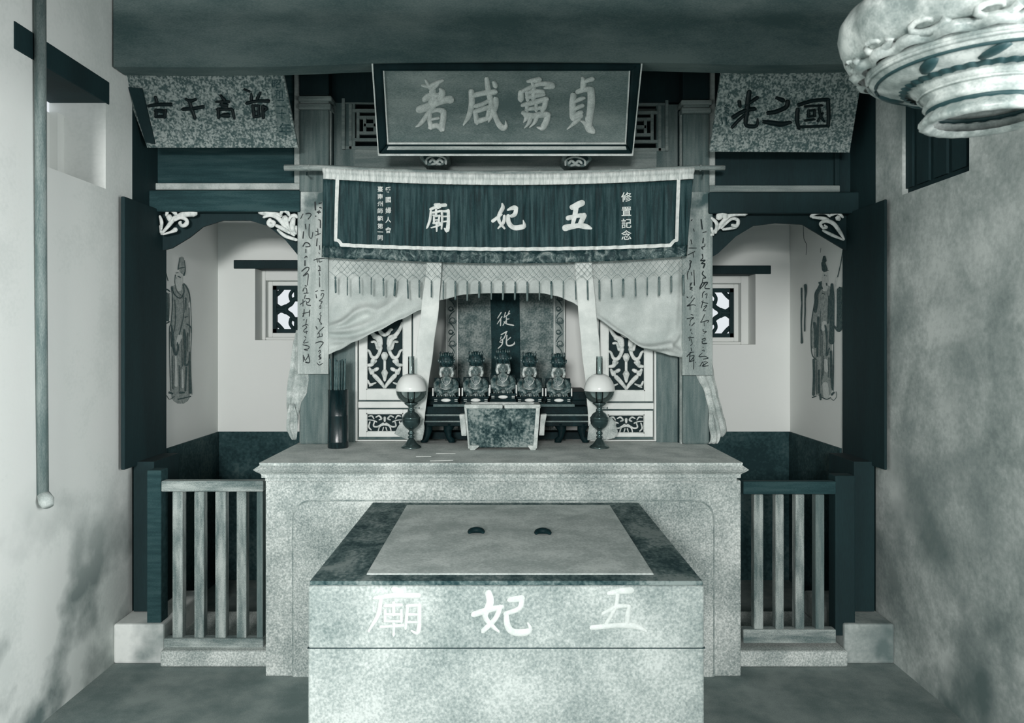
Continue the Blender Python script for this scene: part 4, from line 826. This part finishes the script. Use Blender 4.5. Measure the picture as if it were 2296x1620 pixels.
def make_statue():
    t = thing('deity_statue', 'x', 'statue', (0, 0, 0), 'five crowned seated goddess statues')
    MB().box(-.078, .078, -.052, .05, 0, .010).box(-.072, .072, -.047, .05, .010, .030).box(-.080, .080, -.054, .052, .030, .040).obj('plinth', BLACKF, t, bevel=.002)
    o = MB().ball((0, -.048, .020), .030, .006, .010).obj('oval_ornament', PALEO, t, smooth=True)
    MB().box(-.070, -.052, -.049, -.044, .013, .017).box(-.070, -.052, -.049, -.044, .022, .026).box(.052, .070, -.049, -.044, .013, .017).box(.052, .070, -.049, -.044, .022, .026).obj('inlay', CENSE, t, kind='stuff')
    MB().lathe([(.060, .040), (.066, .050), (.062, .064), (.050, .080), (.043, .100), (.042, .118), (.040, .130), (.028, .142), (.014, .150), (.012, .158)], (0, .0, 0), 24, sy=.66).obj('robed_body', FIGU, t, smooth=True)
    b_ = MB()
    for s_ in (-1, 1):
        b_.tube([(s_ * .046, -.008, .132), (s_ * .060, -.022, .105), (s_ * .056, -.042, .078), (s_ * .026, -.052, .064), (s_ * .008, -.052, .068)], [.014, .019, .021, .018, .010], 10)
        b_.tube([(s_ * .038, -.05, .07), (s_ * .046, -.052, .05), (s_ * .036, -.05, .042)], [.010, .012, .006], 8)
    b_.obj('sleeves', FIGU, t, smooth=True)
    b_ = MB()
    for i in range(5): b_.tube([((i - 2) * .020, -.046, .060), ((i - 2) * .026, -.051, .050), ((i - 2) * .028, -.050, .041)], [.003, .004, .003], 6)
    b_.tube([(-.030, -.028, .138), (-.018, -.038, .112), (0, -.042, .100), (.018, -.038, .112), (.030, -.028, .138)], .0035, 6)
    b_.tube([(-.040, -.040, .088), (0, -.050, .080), (.040, -.040, .088)], .0035, 6)
    b_.obj('robe_folds', CENSE if False else mat('statue_highlight', 96, 180, 40, .3, rough=.35, spec=.5), t, smooth=True)
    b_ = MB().ball((0, -.053, .070), .012, .009, .008)
    for i in range(4): b_.tube([(-.009 + i * .006, -.058, .074), (-.008 + i * .0055, -.063, .070), (-.007 + i * .005, -.060, .065)], .0028, 6)
    b_.obj('hands', mat('statue_skin', 56, 112, 30, .2, rough=.35, spec=.5), t, smooth=True)
    f = MB().lathe([(.004, -.027), (.012, -.024), (.018, -.014), (.021, 0), (.020, .012), (.014, .022), (.004, .026)], (0, -.006, .176), 20, sy=1.0)
    f.tube([(0, -.0265, .180), (0, -.031, .172), (0, -.0265, .169)], [.002, .0042, .003], 8)
    for s_ in (-1, 1): f.tube([(s_ * .0215, -.004, .182), (s_ * .0235, -.004, .176), (s_ * .021, -.005, .166)], [.003, .0045, .002], 6)
    f.tube([(-.006, -.0235, .1625), (0, -.0262, .162), (.006, -.0235, .1625)], .0018, 6)
    f.obj('head', MATS['statue_skin'], t, smooth=True)
    e = MB()
    for s_ in (-1, 1): e.ball((s_ * .0085, -.0255, .1795), .0042, .0016, .0016, 8, 5); e.tube([(s_ * .0035, -.0262, .185), (s_ * .009, -.0252, .187), (s_ * .0145, -.022, .1845)], .0011, 5)
    e.obj('eyes', DARKW, t)
    h = MB().tube([(-.030, -.004, .146), (-.037, .0, .165), (-.035, .002, .188), (-.020, .0, .203), (0, -.002, .207), (.020, .0, .203), (.035, .002, .188), (.037, .0, .165), (.030, -.004, .146)], [.008, .010, .010, .009, .008, .009, .010, .010, .008], 8)
    h.ball((0, .010, .178), .030, .022, .030); h.obj('hood', MATS['statue_highlight'], t, smooth=True)
    c_ = MB().lathe([(.026, .203), (.033, .210), (.039, .226), (.041, .246), (.037, .262), (.026, .276), (.012, .284)], (0, 0, 0), 30, lobes=10, amp=.12)
    c_.obj('crown', CROWN, t, smooth=True)
    c_ = MB(); random.seed(3)
    for i in range(11):
        a_ = math.pi * (i / 10) ; c_.ball((math.cos(a_) * .041, -math.sin(a_) * .036, .232 + .012 * (i % 2)), .006, .005, .006, 8, 5)
    for i in range(7):
        a_ = math.pi * ((i + .5) / 7); c_.ball((math.cos(a_) * .036, -math.sin(a_) * .03, .262 + .012 * math.sin(a_)), .0055, .005, .008, 8, 5)
    for i in range(9):
        a_ = math.pi * (i / 8); c_.tube([(math.cos(a_) * .036, -math.sin(a_) * .030, .255), (math.cos(a_) * .042, -math.sin(a_) * .034, .272), (math.cos(a_) * .038, -math.sin(a_) * .03, .286 + .004 * (i % 2))], [.004, .0035, .0015], 5)
    c_.tube([(0, -.038, .215), (0, -.043, .232), (0, -.040, .25)], [.004, .008, .003], 8)
    for s_ in (-1, 1): c_.tube([(s_ * .036, 0, .222), (s_ * .048, -.004, .234), (s_ * .050, -.004, .248)], [.004, .006, .003], 6); c_.tube([(s_ * .036, 0, .218), (s_ * .041, -.004, .200), (s_ * .040, -.006, .176)], [.003, .003, .0025], 5)
    c_.obj('crown_pompoms', mat('crown_bobbles', 24, 96, 60, .4, rough=.3, spec=.6), t, smooth=True)
    b_ = MB().box(-.078, .078, .040, .052, .040, .140).box(-.078, -.066, -.03, .05, .040, .080).box(.066, .078, -.03, .05, .040, .080)
    b_.obj('throne', BLACKF, t, bevel=.004)
    MB().box(-.083, -.076, -.034, -.028, .042, .086).box(.076, .083, -.034, -.028, .042, .086).obj('throne_edge', PALEO, t)
    return t
shelfz = Z(905, 4.19)
sx = [(1001, 'leftmost small crowned seated statue on the black table', 1.0, 0), (1067, 'second crowned seated statue from the left on the black table', 1.02, 0), (1128, 'middle crowned seated statue, slightly raised on a striped plinth', 1.0, .018), (1187, 'second crowned seated statue from the right on the black table', 1.0, 0), (1252, 'rightmost small crowned seated statue on the black table', .98, 0)]
proto = make_statue()
for i, (px, lb, sc_, dz) in enumerate(sx):
    o = proto if i == 0 else copy_thing(proto, (0, 0, 0))
    o.location = (X(px, 4.23), 4.235, shelfz + dz); o['label'] = lb; w_ = sc_ * .92
    o.scale = (w_, w_, sc_ * 1.0)
    if dz:
        pass
MB().box(X(1128, 4.23) - .073, X(1128, 4.23) + .073, 4.185, 4.285, shelfz, shelfz + .018).obj('statue_stand', LACQ, None, bevel=.002, label='thin black block raising the middle statue above the others', cat='stand')

# ================================================================== CENSER
ce = thing('incense_burner', 'square weathered stone incense burner with flat side handles', 'incense burner', at0(1127, 1008, 4.02))
Yc = 3.96
def frustum(mb, x0, x1, x2, x3, y0, y1, z0, z1, ty=.01):
    return mb.add([(x0, y0 + ty, z0), (x1, y0 + ty, z0), (x1, y1 - ty, z0), (x0, y1 - ty, z0), (x2, y0, z1), (x3, y0, z1), (x3, y1, z1), (x2, y1, z1)], [(0, 3, 2, 1), (4, 5, 6, 7), (0, 1, 5, 4), (1, 2, 6, 5), (2, 3, 7, 6), (3, 0, 4, 7)])
zb, zt = 1.02 + .012, Z(906, Yc)
frustum(MB(), X(1049, Yc), X(1205, Yc), X(1044, Yc), X(1211, Yc), Yc, Yc + .15, zb, zt - .02).obj('body', CENS, ce, bevel=.006)
MB().box(X(1041, Yc), X(1128, Yc) - .002, Yc - .006, Yc + .03, zt - .022, zt).box(X(1129, Yc) + .004, X(1212, Yc), Yc - .006, Yc + .03, zt - .022, zt).box(X(1041, Yc), X(1212, Yc), Yc + .13, Yc + .156, zt - .022, zt).box(X(1041, Yc), X(1041, Yc) + .03, Yc, Yc + .15, zt - .022, zt).box(X(1212, Yc) - .03, X(1212, Yc), Yc, Yc + .15, zt - .022, zt).obj('rim', CENSE, ce, bevel=.005)
MB().slab([(1202, 912), (1211, 912), (1204, 1005), (1195, 1005)], YP(Yc), 0, .006).obj('edge_strip', CENSE, ce, bevel=.002)
MB().slab([(1041, 912), (1046, 912), (1054, 1005), (1050, 1005)], YP(Yc), 0, .006).obj('edge_strip', CENSE, ce, bevel=.002)
for q in ([(1050, 998), (1054, 1008.5), (1064, 1008.5), (1074, 1001), (1074, 998)], [(1204, 998), (1201, 1008.5), (1190, 1008.5), (1184, 1001), (1184, 998)]):
    MB().slab(q, YP(Yc), -.05, .003).obj('foot', CENSE, ce, bevel=.002)
    MB().slab(q, YP(Yc), -.15, -.11).obj('foot', CENSE, ce, bevel=.002)
for q in ([(1030, 928), (1043, 927), (1047, 976), (1035, 976)], [(1212, 928), (1226, 927), (1221, 952), (1220, 975), (1208, 975)]):
    MB().slab(q, YP(Yc + .07), -.03, .02).obj('handle', CENSE, ce, bevel=.004)
carve(MB(), [[(1143, 943, 6), (1144, 952, 9), (1142, 961, 6)], [(1136, 950, 3), (1143, 951, 4)]], YP(Yc + .006), .6).obj('dark_boss', DARKW, ce, smooth=True)

# ================================================================== LAMPS
def lamp():
    t = thing('oil_lamp', 'x', 'lamp', (0, 0, 0), 'pair of oil lamps on the altar')
    MB().lathe([(.052, 0), (.054, .004), (.050, .010), (.040, .016), (.030, .026), (.020, .042), (.013, .052)], n=28).obj('foot', BRASS, t, smooth=True)
    MB().lathe([(.013, .050), (.018, .056), (.018, .060), (.010, .066), (.017, .074), (.018, .080), (.011, .088), (.014, .096), (.022, .102)], n=24).obj('stem', BRASS, t, smooth=True)
    MB().lathe([(.020, .100), (.034, .112), (.045, .128), (.049, .146), (.048, .156), (.050, .158), (.050, .162), (.044, .168), (.036, .182), (.022, .192), (.018, .198)], n=28).obj('oil_font', BRASS, t, smooth=True)
    MB().lathe([(.018, .196), (.019, .204), (.014, .210), (.016, .220), (.030, .230), (.038, .238), (.032, .242), (.020, .246)], n=24).obj('burner', BRASS, t, smooth=True)
    k_ = MB().tube([(0.016, -.002, .214), (.034, -.002, .213), (.040, -.002, .213)], [.0018, .0018, .0018], 6).ball((.043, -.002, .213), .003, .006, .006, 8, 6)
    k_.obj('wick_knob', BRASS, t, smooth=True)
    MB().lathe([(.034, .240), (.052, .250), (.068, .266), (.078, .286), (.0815, .304)], n=32, cap=False).obj('clear_globe', GLASS, t, smooth=True)
    MB().lathe([(.0815, .304), (.083, .306), (.081, .325), (.073, .350), (.060, .372), (.042, .388), (.022, .396), (.021, .394)], n=32, cap=False).obj('opal_shade', OPAL, t, smooth=True)
    MB().lathe([(.0165, .244), (.021, .275), (.021, .31), (.0175, .36), (.0170, .486), (.0178, .488)], n=20, cap=False).obj('chimney', CHIM, t, smooth=True)
    return t
l1 = lamp(); l1.location = (X(922, 4.05), 4.05, AZ); l1['label'] = 'brass oil lamp with white dome shade on the left of the altar'
l2 = copy_thing(l1, (X(1344, 4.05), 4.05, AZ), 'brass oil lamp with white dome shade on the right of the altar')

# ================================================================== STICK HOLDER
vx = X(758, 4.06)
vs = thing('stick_holder', 'tall black bamboo tube standing at the left end of the altar', 'holder', (vx, 4.06, AZ))
MB().lathe([(.0, 0.004), (.050, .004), (.053, 0), (.055, .004), (.0545, .03), (.0555, .033), (.0545, .036), (.0535, .17), (.0545, .173), (.0535, .176), (.0535, .31), (.049, .31), (.047, .05), (.0, .05)], (vx, 4.06, AZ), 28, cap=False).obj('tube', TUBEB, vs, smooth=True)
me = None; random.seed(11)
for i in range(17):
    a_ = i * 2.4; r_ = .036 * math.sqrt((i + .5) / 17); h_ = .475 + random.uniform(-.012, .006)
    x, y = vx + .012 * math.sin(a_) * 0 + r_ * math.cos(a_), 4.06 + r_ * math.sin(a_)
    if me is None:
        sm = MB().box(-.0045, .0045, -.002, .002, 0, .42); me = bpy.data.meshes.new('fortune_stick'); me.from_pydata([tuple(v) for v in sm.v], [], sm.f); me.materials.append(STICK)
    o = bpy.data.objects.new('fortune_stick', me); COL.objects.link(o); o.location = (x, y, AZ + .052); o.rotation_euler = (random.uniform(-.03, .03), random.uniform(-.02, .02), random.uniform(-.5, .5)); o.scale = (1, 1, h_ / .475)
    settag(o, 'thin dark fortune stick standing in the bundle inside the black tube', 'stick', 'fortune sticks in the tube')
# paper slips on the altar
for (px, py, l, w, r_), lb in zip(((950, 1023, .075, .010, .03), (1000, 1016, .10, .012, -.10), (990, 1032, .11, .012, .18)),
                                  ('short pale slip lying on the altar near the left lamp', 'pale slip lying on the altar just left of the burner', 'pale slip at the front edge of the altar top')):
    c = plane((0, 0, AZ), (0, 0, 1))(px, py); o = MB().box(-l / 2, l / 2, -w / 2, w / 2, 0, .0015).obj('paper_slip', PAPER, None, label=lb, cat='paper', group='pale slips on the altar')
    o.location = (c.x, c.y, AZ); o.rotation_euler = (0, 0, r_)

# ================================================================== HANGING LANTERN (upper right, close to the camera)
YL = 1.62; lc = (X(2205, YL), YL, 0)
def lz(py): return Z(py - 20, YL)
def lr(px): return (2205 - px) / F * YL
la = thing('hanging_lantern', 'large pale ornate hanging lantern with scalloped tiers, near the right wall', 'lantern', (lc[0], YL, lz(300)))
def tier(nm, tab, m=LANT, lobes=0, amp=0, cap=False, n=72): MB().lathe([(lr(x), lz(y)) for x, y in tab], lc, n, lobes=lobes, amp=amp, cap=cap).obj(nm, m, la, smooth=True)
tier('bottom_ring', [(2110, 288), (2098, 297), (2088, 298), (2080, 293), (2081, 284), (2090, 272), (2098, 266)], lobes=22, amp=.04)
tier('dark_band', [(2096, 268), (2092, 264), (2091, 259), (2094, 256)], LAND)
tier('lower_bowl', [(2092, 258), (2084, 253), (2086, 246), (2090, 238), (2076, 226), (2066, 216), (2058, 208), (2040, 202)])
tier('bead_row', [(2056, 214), (2049, 211), (2042, 205), (2040, 200)], lobes=40, amp=.05, m=LAND, n=160)
tier('middle_tier', [(2046, 206), (2034, 206), (2014, 202), (1994, 193), (1978, 184), (1968, 174), (1964, 164)])
tier('scroll_tier', [(1966, 168), (1956, 166), (1950, 156), (1954, 146), (1972, 138)], lobes=20, amp=.07, n=120)
tier('upper_tier', [(1972, 140), (1948, 142), (1930, 130), (1918, 108), (1912, 80), (1916, 50), (1934, 22), (1966, 0), (2020, -16), (2110, -26), (2190, -30)], lobes=12, amp=.03, n=96)
def onlantern(deg, px, py, off=.004):
    a_ = math.radians(deg); rr = lr(px) + off; return Vector((lc[0] + math.cos(a_) * rr, YL + math.sin(a_) * rr, lz(py)))
for k_ in range(9):       # oblong dark cut-outs around the middle tier
    d0 = 200 + k_ * 36
    pts = [onlantern(d0 + j * 3.6, 2032 - 9 * j, 204.5 - 3.2 * j, .002) for j in range(5)]
    MB().tube(pts, [.008, .014, .016, .015, .009], 8, .5, ax=(0, 0, 1)).obj('dark_motif', LAND, la, smooth=True)
for k_ in range(14):      # rolled curls under the upper tier
    d0 = 190 + k_ * 25.7
    c0 = [onlantern(d0 + 9 * math.cos(t_ * .7) * (1 - t_ * .07), 1945 + 16 * math.sin(t_ * .7) * (1 - t_ * .07), 140 + 15 * math.sin(t_ * .7) * (1 - t_ * .07), .01) for t_ in range(10)]
    MB().tube(c0, [.010 - .0006 * t_ for t_ in range(10)], 7).obj('curl', LANT, la, smooth=True)
for py, rr, th in ((190, 1990, .004), (178, 1972, .004), (228, 2077, .003)):
    pts = [Vector((lc[0] + math.cos(2 * math.pi * i / 60) * (lr(rr) + .002), YL + math.sin(2 * math.pi * i / 60) * (lr(rr) + .002), lz(py))) for i in range(61)]
    MB().tube(pts, th, 6).obj('rib', LAND if rr == 1990 else LANT, la, smooth=True)
MB().tube([(lc[0], YL, lz(-30)), (lc[0], YL - .1, 2.59)], .006, 6).obj('cord', NET, la)
# wooden staff hanging on the left wall
ws = thing('hanging_staff', 'grey wooden staff hanging against the left wall with a knobbed lower end', 'staff', (-1.89, 3.14, Z(1140, 3.14)))
MB().tube([at0(90, -60, 3.10), at0(92, 600, 3.12), at0(96, 1110, 3.14)], [.022, .022, .022], 12).obj('shaft', mat('staff_wood', 84, 118, 8, .3, (4, 4, .5)), ws, smooth=True)
MB().tube([at0(97, 1108, 3.14), at0(104, 1122, 3.13), at0(108, 1134, 3.12)], [.024, .03, .022], 12).obj('knob', EDGEW, ws, smooth=True)
